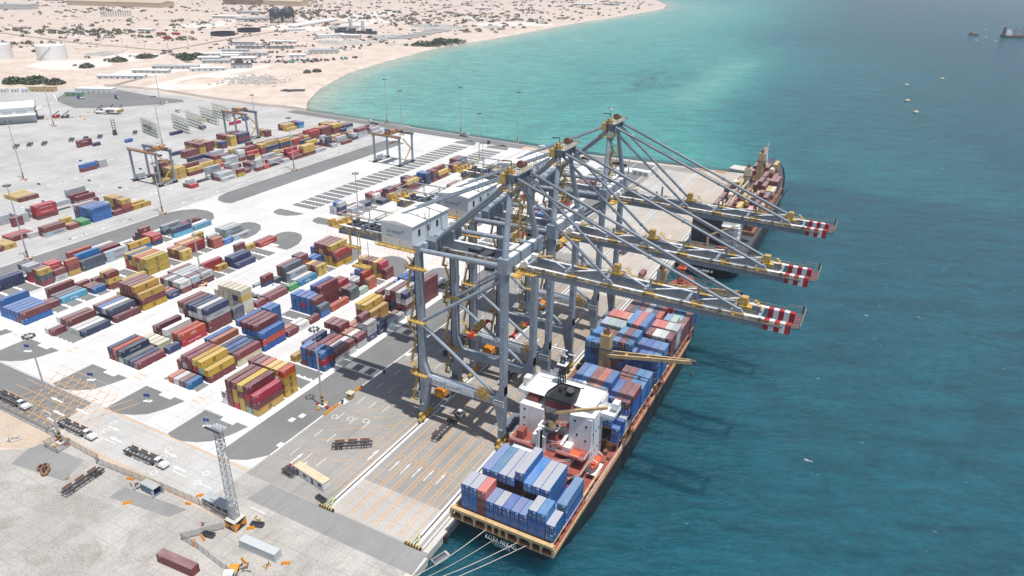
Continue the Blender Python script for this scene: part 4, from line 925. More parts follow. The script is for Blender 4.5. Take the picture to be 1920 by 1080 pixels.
LAY='''
A 0 40 YMR TMRM YYMY RYYM MMMM WW
A 2 20 YYYO MYYY MYYY MMMO MMMM MMMM
A 5 20 BRB BBB BBM MBB - Y
A 6 40 WM MW MO MM M NN
A 8 20 GM MW MO MMM MLM MMM
A 9 20 NGW GGGM MO MO W G
A 10 20 NN MM - W G -
A 11 40 G M - YY MMY MMY
A 13 40 GMWN MMWW NNMM NNMW MM MMM
A 15 40 MMMM MMM MMM BBBB BBBB BBB
B 0 20 - B M G O -
B 1 40 MY YTY MRY MMM MGM MM
B 3 40 CM BN NB BN MMO NNB
B 5 40 BRB BBBM BBBM BBBM BBBB -
B 7 20 M O - BBBB BBBB BB
B 8 20 W W - - - -
B 9 20 M - - - - -
B 10 20 BK BBM BBB BRB BBB BBB
B 11 40 O - MMMM BBBB OB BB
B 13 20 KK MM MMR MMM - -
B 14 20 T - - - G W
B 15 20 OO MMR M G G -
B 16 20 - - - - NB G
B 17 20 MM YMR YYY MMM MMM MYY
C 0 40 M N K TN MR MN
C 2 20 N - C C C C
C 3 40 RO MO - GW - mm
C 5 40 mMGN MMWW MMWN MMWN MMMM MMWM
C 7 20 KK - - - - -
C 8 20 CWYC MGNC CCCC CCCC CCCC CCC
C 9 20 M - - - - -
C 10 40 M M - - - -
C 11 20 - - - NNM - G
C 12 20 E - - - K G
C 13 40 D W GG KKK MMM -
C 15 20 YY MM YY M OOM NNN
C 16 20 - - - BB BB -
C 17 40 YMR YYMY YYMM MMYM MYMM -
C 17 20 - - - - - BBB
D 0 20 - - - - M W
D 1 40 N W W WM MM MW
D 3 40 M NK WW NB MM -
D 5 40 YMY MMMY RRMM YMMM YYMM YY
D 7 20 N O M - - -
D 8 20 MW MW NK WW MM -
D 9 40 MG MM GG GG GG MM
D 11 40 - - - RR - -
D 12 20 - - Y - - -
D 13 40 N NN NN K - -
D 15 20 - - - - - MM
D 16 20 - - - - - Y
D 17 40 - - - - R M
E 0 40 BM MB BB DB BB BBB
E 2 20 - - M M - -
E 3 40 - - L K K MM
E 5 20 - B M M - M
E 6 20 MYM KKY - - M -
E 7 40 Y - - - - -
E 9 40 YYY TYY YYR MYY RYN RRY
E 12 20 YY MM MY MO - -
E 13 40 - - MO MY OO -
E 15 20 OO MM - - - MY
E 16 20 B - - - - -
E 17 40 G - GG GG GG -
E 16 20 - - - - T -
F 2 40 - - - - NN NN
F 4 20 MKY MKM - RMG NMG MNN
F 5 20 GM MMR MMR MM R -
F 6 20 YMO MM - R G M
F 7 40 KK NNB MM MMO - -
F 9 40 GG - MM MM MW -
F 11 40 BY - - - - -
F 13 20 NR ER RR NMM KN M
F 15 40 LN - - KG - -
F 17 40 L W - M M -
G @37.2 20 M - - - - -
G @43.9 20 Y Y Y Y - -
G @52 40 - - - M R R
G @60 20 - - G - - -
G @63 40 - - - - G -
G @65.2 40 GM MM - - - -
G @78.8 20 M Y MY - - -
G @85.8 20 E E E - - -
G @93.3 40 BBB BBB BBB BBB NMM BBG
G @106.6 20 M - - - - -
G @112.8 20 MOY YMY MMM MYY MYY YYY
G @119.5 40 Y - Y - - -
G @106 40 - - - - GW NB
H @52 20 N N M - - -
H @71 20 GG GG GG GG - M
H @66 20 MM - - - - -
H @80 40 MRR MRR G KG - -
H @92 40 - GGG GG - - -
H @85.6 20 - - - - - -
H @108 40 - M GM - MM MGG
H @100 20 - - - - - R
I @93.4 40 M Y Y Y Y Y
H @64 20 - - - GG GG -
J @154 40 MB - - - - -
J @161 20 - GG - - - -
J @168 20 GG M B - M -
I @217 40 MM MM - - - -
I @232 20 - N - - - -
G @166.8 20 - - R MG M -
G @188 40 G MG RG NK - RGG
G @202 20 YM Y - Y - -
G @210 20 - M M G GM -
G @219 20 MGG GG GM GM MM -
G @226 20 R R - GG - -
G @232 40 GG MM MMG RR R -
G @246 20 G R - - - -
G @255 40 M RR YMR MR - -
G @268 40 MYY YYY MM M K -
G @281 40 G M Y - - -
G @301 20 G - - MG MMG -
G @302 40 - - BG RG MMG -
G @313 40 M - GG R - -
G @330 20 - KG KG GM - -
G @337 40 - GGM GGM GG - G
G @355 40 G GG GM - - -
H @165 20 Y Y Y YM - -
H @172 40 YYY YYY YYY MMM MMMM MMM
H @186 40 MY MMM YY - - -
H @199 40 G MY MM YM YN YYN
H @212 20 R MYM YYM MMN MMN MMM
H @219 40 GG WG NN KN - -
H @232 20 MGW MMG GM YMY MM -
H @240 40 YR MMM MMM MM NM MN
H @254 20 MMY YYY YYM BN MB MMM
H @261 40 KN MNY MMN MMY OM YO
H @274 40 MNY NN KN MM YM MM
H @288 40 MR YY MN NN - -
H @302 20 YY YM MO MM YY -
H @309 40 MMR MR YYR RM YY -
H @323 40 MMM YYR MMY MM YM -
H @338 40 MMY MYY MMY MMM MYY MMM
H @352 40 GN MM YM - - -
I @231 20 YYM YMM YYM YYO YYN MYM
I @238 20 MMM YMY MMM YYM MMY YYM
I @252 20 MN MB YY - - -
I @262 20 YYY YYY MYM MMR TMM MMM
I @270 40 NMN MNM MMN BB - -
I @300 20 MM YO OY - - -
I @325 40 Y YY MY MM - -
I @340 20 LB NB MM YM - -
D @174.6 20 - - - MNG GWB GG
D @174.6 40 - - - - - -
D @182 40 - - G W M -
D @195 20 - - N K - -
D @181 20 - - - - - N
E @175 20 - - - - - -
C @174.6 20 MO NN NN NM MM -
C @182 20 KO LB LK - W -
C @189 20 TL TL LL - - -
C @196 40 W MM MM M - -
D @219 20 NGM MGG MW - - -
D @205 20 N N GW GO GM -
D @212 20 MGM GRN GN MR M -
D @219 20 M MM MM - - -
D @226 20 - K MM MM - -
D @233 40 MMY MMM MM - - -
C @219 40 BB BMB BBB BB - -
C @219 20 BB BB - - - -
C @233 40 BBB BBBB BBBG BBBM BBB BB
D @247 20 - NN NN N MM NN
D @254 20 NNN NNB NNB NN - -
D @262 20 MNM NMM KN M - -
D @270 40 MY MMM NK KN - -
C @247 20 MN NN - - - -
C @247 40 - - MM GM YN MM
C @261 40 MYYM MYYM MMYY MMYY MMTY MMYY
C @275 20 M - - - - -
C @275 40 - MM YY YM G -
C @289 40 NN NK YY MY MY MYY
C @303 40 YYM MMY KK GG YY YY
D @290 40 MM YM - - - -
D @305 40 - - NN MM MM -
C @318 40 NR OO NK YY YY YW
C @332 20 KK NN BB - - -
B @236 40 N M L - - -
B @262 20 R W - - M -
B @276 40 MR MM - - - -
B @290 40 NMB MM GM - - -
A @196 40 R Y - M - -
A @212 20 MM MM YR LM - -
A @226 20 MB RB LM NL - -
A @244 40 MR MW - - - -
A @262 20 OM MM - - - -
A @288 40 MMM MBM MGM - - -
A @304 20 mm RM - - - -
B @205 20 GY GY LW - - -
'''
LG={('A',0,0,0):'msc',('A',2,0,2):'msc',('A',2,0,1):'msc',('A',2,0,0):'msc',('A',6,0,0):'corn',('A',6,5,1):'cma',('A',9,0,2):'mk',('A',9,0,1):'mk',('A',9,0,0):'pil',('A',10,0,1):'cma',('A',10,0,0):'one',('A',11,0,0):'star',('A',11,4,2):'msc',('A',11,3,1):'msc',('A',11,3,0):'msc',('A',13,0,0):'star',
('B',1,0,1):'msc',('B',1,1,2):'msc',('B',3,0,0):'cc',('B',8,0,0):'mk',('B',11,0,0):'perma',('C',0,3,1):'cma',('C',3,0,1):'hmm',('C',3,0,0):'nol',('C',5,0,2):'uni',('C',13,2,1):'star',('C',13,0,0):'pil',('C',15,0,1):'msc',('C',15,0,0):'msc',('C',17,0,0):'msc',('C',17,1,3):'msc',
('D',5,0,2):'msc',('D',5,0,0):'msc',('D',5,1,3):'msc',('D',7,0,0):'cma',('D',8,0,1):'mk',('D',9,0,1):'star',('D',12,2,0):'msc',('D',16,5,0):'msc',('D',17,4,0):'hs',
('E',3,2,0):'pil',('E',6,0,1):'msc',('E',7,0,0):'msc',('E',9,0,2):'msc',('E',9,0,1):'msc',('E',9,0,0):'msc',('E',12,0,1):'msc',('E',12,0,0):'msc',('E',15,5,1):'msc',('E',16,0,0):'cma',('E',17,0,0):'star',('E',17,2,1):'star',('E',17,2,0):'star',
('F',4,0,2):'msc',('F',5,0,0):'mk',('F',5,1,2):'hs',('F',7,3,2):'perma',('F',9,0,1):'star',('F',9,0,0):'star',('F',11,0,1):'msc',('F',13,0,1):'hs',('F',15,3,1):'star',('F',13,3,2):'hmm',
('G',65.2,0,0):'star',('G',43.9,0,0):'msc',('G',78.8,2,1):'msc',('G',112.8,0,2):'msc',('G',119.5,0,0):'msc',('G',119.5,2,0):'msc',('H',80,0,2):'hs',('H',80,0,1):'hs',('H',92,1,2):'star',('H',92,1,1):'star',('H',71,0,1):'mk',('H',71,0,0):'mk',
('G',188,0,0):'star',('G',188,1,1):'star',('G',188,5,2):'star',('G',202,0,0):'msc',('G',226,0,0):'hs',('G',232,0,1):'star',('G',232,0,0):'star',('G',232,2,2):'star',('G',255,1,1):'hs',('G',268,0,2):'msc',('G',268,0,1):'msc',('G',281,0,0):'star',('G',302,2,1):'star',('G',302,4,2):'star',('G',337,1,1):'star',('G',355,0,0):'star',('H',172,0,2):'msc',('H',172,0,1):'msc',('H',172,0,0):'msc',('H',186,0,1):'msc',('H',199,0,0):'star',('H',254,0,2):'msc',('H',274,0,2):'msc',('H',338,0,2):'msc',
('D',182,2,0):'star',('C',261,0,2):'msc',('C',261,0,1):'msc',('D',219,0,1):'mk',('B',205,0,1):'msc',('G',210,3,0):'mk',('H',219,0,1):'star',('D',233,0,2):'msc'}
DX={('C',8):-1.5,('D',1):(0,-1.1),('E',6):-1.2,('C',9):-.5}
RFR={('A',0,5),('B',1,4),('C',2,2),('D',3,2)}
BN={'A':'the roadside block','B':'the second block inland','C':'the third block inland','D':'the fourth block inland','E':'the fifth block inland','F':'the asphalt edge block','G':'the sixth block inland','H':'the seventh block inland','I':'the eighth block inland','J':'the outermost inland block'}
ORD=['first','second','third','fourth','fifth','sixth','seventh','eighth','ninth','tenth','eleventh','twelfth','thirteenth','fourteenth','fifteenth','sixteenth','seventeenth','eighteenth','nineteenth','twentieth']
TIER=['ground tier','second tier','third tier','fourth tier','fifth tier']
ALL=[]   # x,y,z,size,colour,logo,reefer,label,group,door,dir
bays={}
for ln in LAY.strip().split('\n'):
    p=ln.split(); b=p[0]; yv=float(p[1][1:]) if p[1][0]=='@' else int(p[1]); y=yv if p[1][0]=='@' else 6.65*yv
    bays.setdefault((b,y>165),[]).append((y,yv,int(p[2]),p[3:]))
random.seed(12)
for (b,nth),L in bays.items():
    if nth and b in 'GHI':
        for t in L:
            if t[1]>186 and t[3]!=['-']*6:
                for r in range(6):
                    if t[3][r]=='-' and random.random()<(.62 if b!='I' else .45) and not(b=='G' and r==0): t[3][r]=''.join(random.choice('MMMYYNGRKG') for _ in range(random.choice((1,1,2,2,3))))
for (b,nth),L in bays.items():
    L.sort(key=lambda t:(t[0],t[2])); ys=sorted({t[0] for t in L})
    occ={}
    for y,yv,s,rows in L:
        for r,cs in enumerate(rows):
            if cs!='-': occ[(y,s,r)]=len(cs)
    for y,yv,s,rows in L:
        dx,dy=0,0; q=DX.get((b,yv))
        if q is not None: dx,dy=q if isinstance(q,tuple) else (q,0)
        for r,cs in enumerate(rows):
            if cs=='-': continue
            for lv,c in enumerate(cs):
                top=lv==len(cs)-1
                right=max([h for (yy,ss,rr),h in occ.items() if rr==r-1 and yy<=y+.5 and yy+LEN[ss]>=y+LEN[s]-.6] or [0])
                fr=max([h for (yy,ss,rr),h in occ.items() if rr==r and yy<y and y-(yy+LEN[ss])<1.2] or [0])
                # a container boxed in by its neighbours to the right and in front shows nothing
                if not top and right>lv and (fr>lv or r>0 and right>lv+1 and fr>=lv+1): continue
                x=BLK[b]-WD/2-2.9*r+dx
                i=ys.index(y); pl=('' if not nth else 'north ')
                lab=f"{CN[c]} {'long' if s==40 else 'short'} container, {TIER[lv]}, {ORD[r]} row, {ORD[i]} {pl}bay of {BN[b]}"
                ALL.append((x,y+dy,.02+lv*H_,s,c,LG.get((b,yv,r,lv)),(b,yv,r) in RFR,lab,'containers stacked in '+BN[b]+(' north of the crossing' if nth else ''),(r+int(y)+lv)%5==0,(top,right<=lv,fr<=lv)))
# ---- on the near ship: 11 rows across, x of each row centre
SHIPLAY=[(-12.5,20,9.75,'BBg BBg mMP Bl Bg BB Bl Bl BBg BBD Bg'),(-5.5,40,8.45,'- BBBl BBBD BBBg NBBg BBBBg BBBD BBBg BBBg B BBD'),(34,20,9.6,'- - - - - - - - BBB BBB BB'),(40.2,20,9.6,'- - - - - - - - - - GG'),
(42,40,9.3,'- BB MMM BBBBB BBBBD BBBBM BBBBO BBBBB BBBB BBBM BBBM'),(55.3,40,9.5,'- - - - - - - MMM BBM BBD BBD'),(72.5,40,9.5,'BBBD BBNB MBBM MMMM BMBBD MBMBM BBBBD BBBB BBBB BBBD BBBD'),
(87.5,20,9.6,'NKNV NKNT NKNV NNNT - - - MKNM GKKW NKKG MMMM'),(87.5,40,9.6,'- - - - NBNMD NMNBP NBBBD - - - -'),(95,20,9.6,'MMMP MMMP MMMP MMKC - - - MMNP MMBP NBWW NGGG'),(101.6,20,9.6,'- - - - - - - - NMGD NBBT MMM'),
(107,40,9.4,'- MMM MMN MMM NNG NNN MMR - - - MMM'),(109,20,9.4,'- - - - - - - MB NBD NBL -'),(119.5,40,8.6,'- NNK NND - - - - MNP NBD NBD BBD'),(133,20,8,'- - - - NB NG NG NW W - -')]
SB=['stern bay','second bay from stern','short bay behind the bridge wing','lone bay behind bridge wing','first long bay beyond the bridge','starboard bay beside ship crane','tall bay beyond ship crane','patchwork roofed bay amidships','tallest bay amidships','pink roofed bay amidships','starboard midship bay','dark bay under nearest boom','mid bay under nearest boom','forward bay under nearest boom','foremost bay by the foredeck']
for bi,(y,s,zb,rw) in enumerate(SHIPLAY):
    rows=rw.split(); hs=[0 if c=='-' else len(c) for c in rows]
    for r,cs in enumerate(rows):
        if cs=='-': continue
        x=89.7+2.5*r+1.22
        for lv,c in enumerate(cs):
            top=lv==len(cs)-1
            if not top and r<10 and hs[r+1]>lv and bi not in (0,6,7,9) : continue
            if not top and bi in (7,9) and r<10 and hs[r+1]>lv and lv<len(cs)-2: continue
            lab=f"{CN[c]} {'long' if s==40 else 'short'} container, {TIER[lv]}, {ORD[r]} row from quay, {SB[bi]}"
            ALL.append((x,y,zb+lv*(2.62),s,c,'cma' if c=='B' and s==40 and r==10 and lv%2==0 and False else None,False,lab,'containers on deck of the near ship',True,(top,r==10 or hs[min(r+1,10)]<=lv,bi in (0,1,4,6) or bi in (7,9) and top)))
# ---- on the far ship
random.seed(5); FAR=[]
for k,y in enumerate((246,259.5,273,286.5,310,324,352,366)):
    n=10 if y<330 else (8 if y<360 else 6); x0=90.4 if y<330 else 93
    for r in range(n):
        if y in (286.5,310,324,352) and 3<=r<=4: continue
        hgt=max(1,3-(1 if y>330 else 0)+random.choice((-1,0,0,0,1)) - (1 if (r*7+k)%5==0 else 0))
        for lv in range(hgt):
            c=random.choice('MMYCCYMPm' if lv==hgt-1 else 'MYNmM')
            FAR.append((x0+2.55*r+1.22,y,10.3+lv*2.62,40 if random.random()<.75 else 20,c,None,False,
              f"{CN[c]} container, {TIER[lv]}, {ORD[r]} row, {ORD[k]} bay of the far ship",'containers on deck of the far ship',True,(lv==hgt-1,False,lv==hgt-1)))
ALL+=FAR
_k=[];_g={}
for t in ALL:
    x,y,z,L=t[0],t[1],t[2],LEN[t[3]]; key=(round(x/3),round(z,1))
    bad=False
    for i in (-1,0,1):
        for (x2,y2,L2) in _g.get((round(x/3)+i,round(z,1)),()):
            if abs(x-x2)<2.3 and y<y2+L2-.02 and y2<y+L-.02: bad=True
    if bad: continue
    _g.setdefault(key,[]).append((x,y,L)); _k.append(t)
ALL=_k
def vis_size(t):
    v=Vector((t[0],t[1]+LEN[t[3]]/2,t[2]+H_/2))-CAM; d=v.length; v/=d; L=LEN[t[3]]; e=t[10]
    return -(e[0]*L*WD*abs(v.z)+e[1]*L*H_*abs(v.x)+e[2]*WD*H_*abs(v.y))/d**2
ALL.sort(key=vis_size)
NMAX=300
def far_mat():
    m,n,b=newmat('stacked_box_paint'); va=N(n,'VertexColor',layer_name='col'); g=N(n,'NewGeometry'); 
    f=noise(n,g.outputs['Position'],.7,4,.6); c=mixc(n,ramp(n,f,[(.4,(0,0,0)),(.75,(.3,.3,.3))]),va.outputs[0],(.4,.36,.33))
    s=N(n,'SeparateXYZ'); n.links.new(g.outputs['Normal'],s.inputs[0])
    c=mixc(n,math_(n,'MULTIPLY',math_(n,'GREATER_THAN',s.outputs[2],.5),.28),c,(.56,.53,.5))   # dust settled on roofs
    n.links.new(c,b.inputs['Base Color']); b.inputs['Roughness'].default_value=.6; return m
def place_containers():
    seen={}
    for t in ALL[:NMAX]:
        x,y,z,s,c,lg,rf,lab,grp,dr,ex=t
        o=bpy.data.objects.new('shipping_container',cmesh(s,lg,rf)); col.objects.link(o); o.location=(x,y,z); k=random.uniform(.9,1.08)
        o.color=(*[min(1,v*k) for v in PAL[c]],ROOFA.get(c,1)); tag(o,lab,'container',grp)
        if dr and not rf:
            d=bpy.data.objects.new('door',DOOR); col.objects.link(d); d.parent=o; d.color=o.color
    mb=MB(); cols=[]; txt=[]
    for t in ALL[NMAX:]:
        x,y,z,s,c,lg,rf,lab,grp,dr,ex=t; L=LEN[s]; k=random.uniform(.82,1.15); n0=len(mb.v); h=H_-.06
        mb.box(x-1.2,x+1.2,y+.03,y+L-.03,z,z+h,0); cc=tuple(min(1,v*k) for v in PAL[c]); cols+=[cc]*(len(mb.v)-n0)
        if lg:
            n0=len(mb.v); X=x+1.215; p=LOGO[lg]
            if lg=='star': mb.text('MAERSK',(X,y+L*.36,z+.8),(0,1,0),(0,0,1),L*.5,1.0,1); mb.box(X-.02,X+.01,y+L*.14,y+L*.24,z+.8,z+1.8,3)
            elif lg=='msc': mb.box(X-.02,X,y+L*.45,y+L*.45+1.2,z+1.7,z+1.85,1); mb.box(X-.02,X,y+L*.45,y+L*.45+.2,z+.6,z+1.8,1); mb.box(X-.02,X,y+L*.45+.5,y+L*.45+.7,z+.6,z+1.8,1); mb.box(X-.02,X,y+L*.45+1,y+L*.45+1.2,z+.6,z+1.8,1)
            elif not p[0].startswith('@'): mb.text(p[0],(X,y+L*(.5-p[2]/2),z+p[4]),(0,1,0),(0,0,1),L*p[2],p[3],2 if p[1]=='w' else 1)
            cols+=[(.5,.5,.5)]*(len(mb.v)-n0)
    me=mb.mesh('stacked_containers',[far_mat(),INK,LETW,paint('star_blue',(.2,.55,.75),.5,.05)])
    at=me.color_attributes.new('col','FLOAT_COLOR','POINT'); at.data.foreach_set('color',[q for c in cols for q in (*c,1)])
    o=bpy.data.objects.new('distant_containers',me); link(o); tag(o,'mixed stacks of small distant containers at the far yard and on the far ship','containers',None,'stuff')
print('containers',len(ALL))
place_containers()
# ================================================================ YARD FURNITURE, PLANT AND VEHICLES
def striped(mb,x,y,z0,z1,r,a=0,b=1,n=6):
    for k in range(n): mb.cyl(x,y,z0+(z1-z0)*k/n,z0+(z1-z0)*(k+1)/n,r,12,a if k%2 else b)
def light_mast(x,y,H,label,blk=True,heads=8,ring=False):
    t=empty('light_mast',(x,y,0),0,label,'light mast','tall floodlight masts of the terminal')
    m=MB(); m.tube((x,y,.8),(x,y,H),.42,10,0,.17); m.build('pole',GALV,t)
    m=MB(); striped(m,x,y,.8,5.2,.47); m.build('striped_sleeve',[YEL,BLACK],t)
    m=MB()
    if blk:
        m.box(x-1.3,x+1.3,y-1.3,y+1.3,0,.8,0)
        for a in range(4):
            dx,dy=((1,0),(0,1),(-1,0),(0,-1))[a]
            m.box(x+dx*2.1-.45,x+dx*2.1+.45,y+dy*2.1-.45,y+dy*2.1+.45,0,.75,1 if a%2 else 2)
    else: m.box(x-.9,x+.9,y-.9,y+.9,0,.8,0)
    m.build('base_block',[CONC,YEL,REDP],t)
    m=MB(); r=1.5; n=heads
    for k in range(12): a0=2*math.pi*k/12; a1=2*math.pi*(k+1)/12; m.bar((x+r*.8*math.cos(a0),y+r*.8*math.sin(a0),H),(x+r*.8*math.cos(a1),y+r*.8*math.sin(a1),H),.12,.12,0)
    for k in range(3): a0=2*math.pi*k/3; m.bar((x,y,H),(x+r*.8*math.cos(a0),y+r*.8*math.sin(a0),H),.1,.1,0)
    m.tube((x,y,H),(x,y,H+1.3),.08,6,0)
    hd=m.build('lamp_ring',GALV,t)
    for k in range(n):
        a=2*math.pi*k/n; c=(x+r*math.cos(a),y+r*math.sin(a))
        m=MB(); m.box(c[0]-.34,c[0]+.34,c[1]-.3,c[1]+.3,H-.32,H+.2); m.build('floodlight',DARK if blk else WHITE,hd)
light_mast(14.9,15.6,31,'tall light mast on the wharf road beside the nearest container stack')
light_mast(-44.2,-41.2,39.5,'tallest leaning-looking light mast by the fence with a railed concrete base',heads=8)
light_mast(-206.4,123.9,39.5,'light mast at the corner of the long asphalt strip')
light_mast(-205.2,43,39,'light mast on the asphalt strip near the aqua and red short stacks')
light_mast(-207.2,235.9,38,'light mast on the north asphalt strip beside white containers')
light_mast(-346.2,123.1,40,'light mast standing alone on the open grey yard')
light_mast(-349.6,235.9,39,'light mast behind the first yard gantry crane')
light_mast(-207,368,38,'light mast at the shore end of the north asphalt strip')
light_mast(-488.7,232.7,40,'light mast by the orange barriers near the big shed')
light_mast(-494.2,347.2,37,'light mast beside the dark asphalt lorry park')
light_mast(-166.4,400.5,40,'light mast on the sea fence beside a parked tipper truck')
light_mast(-247,399.5,40,'light mast on the sea fence nearest the beach')
light_mast(-107,396.5,42,'second light mast along the sea fence, taller, no truck below')
light_mast(-105.8,330,36,'light mast with a white cap between the inland stacks and sea fence')
light_mast(9.2,348.6,30,'slim light mast beside the white and navy office cabin on the apron',False)
light_mast(-25,396,38,'light mast on the sea fence behind the farthest quay crane')
light_mast(-330,318,30,'light mast between the reefer racks and the inland stacks')
light_mast(-88,163,33,'light mast by the crossing behind the nearest backreach tip',heads=6)
light_mast(-63,262,33,'light mast in front of the tallest inland blue and maroon stacks',heads=6)
light_mast(-103,65,33,'light mast between the white and blue mid stacks',heads=6)
# lattice floodlight tower on a painted block
tw=empty('lattice_tower',(33.2,-40.3,0),0,'steel lattice floodlight tower on an orange and black diamond-painted block','light mast')
x,y=33.2,-40.3
m=MB(); m.box(x-2,x+2,y-2,y+2,0,3.0,0)
for f in range(4):
    for k in range(4):
        c,s=[(1,0),(0,1),(-1,0),(0,-1)][f]; P=lambda u,v:(x+c*2.012-s*u,y+s*2.012+c*u,v)
        tri=[[(-1.95,.05),(0,1.5),(-1.95,2.95)],[(-1.95,.05),(1.95,.05),(0,1.5)],[(1.95,.05),(1.95,2.95),(0,1.5)],[(-1.95,2.95),(0,1.5),(1.95,2.95)]][k]
        m.add([P(*q) for q in tri],[(0,1,2)],2 if k%2 else 1)
m.build('base_block',[CONC,ORBAR,BLACK],tw)
m=MB(); H=33; b=.95
for dx in (-b,b):
    for dy in (-b,b): m.bar((x+dx,y+dy,3),(x+dx*.8,y+dy*.8,H),.16,.16)
n=26
for k in range(n):
    z0=3+(H-3)*k/n; z1=3+(H-3)*(k+1)/n; q=b*(1-.2*k/n)
    for a_,c_ in (((-1,-1),(1,-1)),((1,-1),(1,1)),((1,1),(-1,1)),((-1,1),(-1,-1))):
        if k%2: a_,c_=c_,a_
        m.bar((x+a_[0]*q,y+a_[1]*q,z0),(x+c_[0]*q,y+c_[1]*q,z1),.09,.09); m.bar((x+a_[0]*q,y+a_[1]*q,z1),(x+c_[0]*q,y+c_[1]*q,z1),.08,.08)
m.build('lattice_shaft',GALV,tw)
m=MB(); m.box(x-2.2,x+2.2,y-1.6,y+1.6,H-.1,H); m.rail([(x-2.2,y-1.6,H),(x+2.2,y-1.6,H),(x+2.2,y+1.6,H),(x-2.2,y+1.6,H),(x-2.2,y-1.6,H)],1.1,0,1.1,.08)
for k in range(6): m.bar((x-3.2+k*1.2,y-.6,H+1),(x-3.2+k*1.2,y-.6,H+5),.1,.1)
for k in range(3): m.bar((x-3.2,y-.6,H+1+2*k),(x+2.8,y-.6,H+1+2*k),.1,.1)
hd=m.build('lamp_frame',GALV,tw)
for k in range(10):
    m=MB(); m.box(x-2.6+.55*k,x-2.25+.55*k,y-1.9,y-1.5,H+.3,H+.8); m.build('floodlight',DARK,hd)
# ---- vehicles (built along +x, front at +x)
def wheel_row(root,xs,ys,r=.5,wd=.35):
    for xx in xs:
        for yy in ys:
            m=MB(); m.tube((xx,yy-wd/2,r),(xx,yy+wd/2,r),r,12,0); m.tube((xx,yy-wd/2-.02,r),(xx,yy+wd/2+.02,r),r*.45,10,1); m.build('wheel',[RUBBER,GALV],root,local=True)
def trailer_frame(x0,x1,mat=RUST,guides=True):
    m=MB()
    for yy in (-.75,.75): m.box(x0,x1,yy-.12,yy+.12,1.0,1.35)
    for yy in (-1.2,1.2): m.box(x0,x1,yy-.08,yy+.08,1.05,1.3)
    n=8
    for k in range(n+1): xx=x0+(x1-x0)*k/n; m.box(xx-.12,xx+.12,-1.25,1.25,1.1,1.3)
    if guides:
        for a_,b_ in ((.06,.30),(.38,.62),(.7,.94)):
            xa,xb=x0+(x1-x0)*a_,x0+(x1-x0)*b_
            for yy in (-1.32,1.32): m.add([(xa,yy,1.3),(xb,yy,1.3),(xb,yy*1.22,2.0),(xa,yy*1.22,2.0)],[(0,1,2,3)],1)
    return m
def terminal_tractor(x,y,rz,label,trail=True,fmat=RUST):
    t=empty('terminal_tractor',(x,y,0),rz,label,'terminal truck','terminal trucks with skeletal trailers')
    m=MB(); m.box(1.4,3.0,-1.2,.35,1.3,3.2); m.box(1.4,5.1,-1.2,1.2,.75,1.3); m.box(3.0,5.0,-1.1,1.1,1.3,1.75); m.build('cab',WHITE,t,local=True)
    m=MB(); m.box(2.98,3.03,-1.1,.25,2.1,3.05); m.box(1.6,2.8,-1.23,-1.19,2.1,3.0); m.box(1.38,1.41,-1,.2,2.1,3.0); m.build('cab_window',GLASS,t,local=True)
    m=MB(); m.box(-1.2,1.4,-.6,.6,.8,1.15); m.box(-.6,.6,-.5,.5,1.15,1.35); m.tube((1.2,.8,1.3),(1.2,.8,3.3),.09,6); m.box(1.3,2.6,.45,1.15,1.3,1.9); m.build('chassis',DARK,t,local=True)
    if trail:
        trailer_frame(-13,.3,fmat).build('trailer_frame',[DARK,fmat],t,local=True)
        wheel_row(t,(-11.6,-10.2),(-1.05,1.05))
    wheel_row(t,(4.0,-.4),(-1.05,1.05)); return t
def trailer(x,y,rz,label,mat=RUST,L=12.6):
    t=empty('skeletal_trailer',(x,y,0),rz,label,'trailer','parked skeletal container trailers')
    trailer_frame(-L/2,L/2,mat).build('trailer_frame',[DARK,mat],t,local=True)
    m=MB(); m.box(L/2-2.6,L/2-2.3,-.9,-.6,.0,1.0); m.box(L/2-2.6,L/2-2.3,.6,.9,.0,1.0); m.build('landing_leg',DARK,t,local=True)
    wheel_row(t,(-L/2+1.3,-L/2+2.7),(-1.05,1.05)); return t
terminal_tractor(-41.5,-35.0,0,'terminal truck with brown trailer passing the tall railed light mast')
terminal_tractor(-9.2,-33.4,R(2),'terminal truck with rusty cradle trailer, second along the fence road')
terminal_tractor(-77,-35.4,0,'terminal truck entering at the photo edge beside orange hatching')
terminal_tractor(60.2,31,R(90),'terminal truck with empty trailer under the portal of QC01')
terminal_tractor(63,63,R(-90),'terminal truck with bare trailer in shade below QC02',True,DARK)
terminal_tractor(34,78,R(90),'terminal truck driving in crane shadow left of the QC01 legs',True,DARK)
trailer(38.6,2.9,R(35),'brown skeletal trailer parked askew on the open apron')
trailer(-19.8,-49.8,R(-86),'long rusty trailer parked on the old quay near the tyre heap')
trailer(30.5,-16.6,R(-8),'short rusty trailer with red ends parked against the white site office',REDP,5)
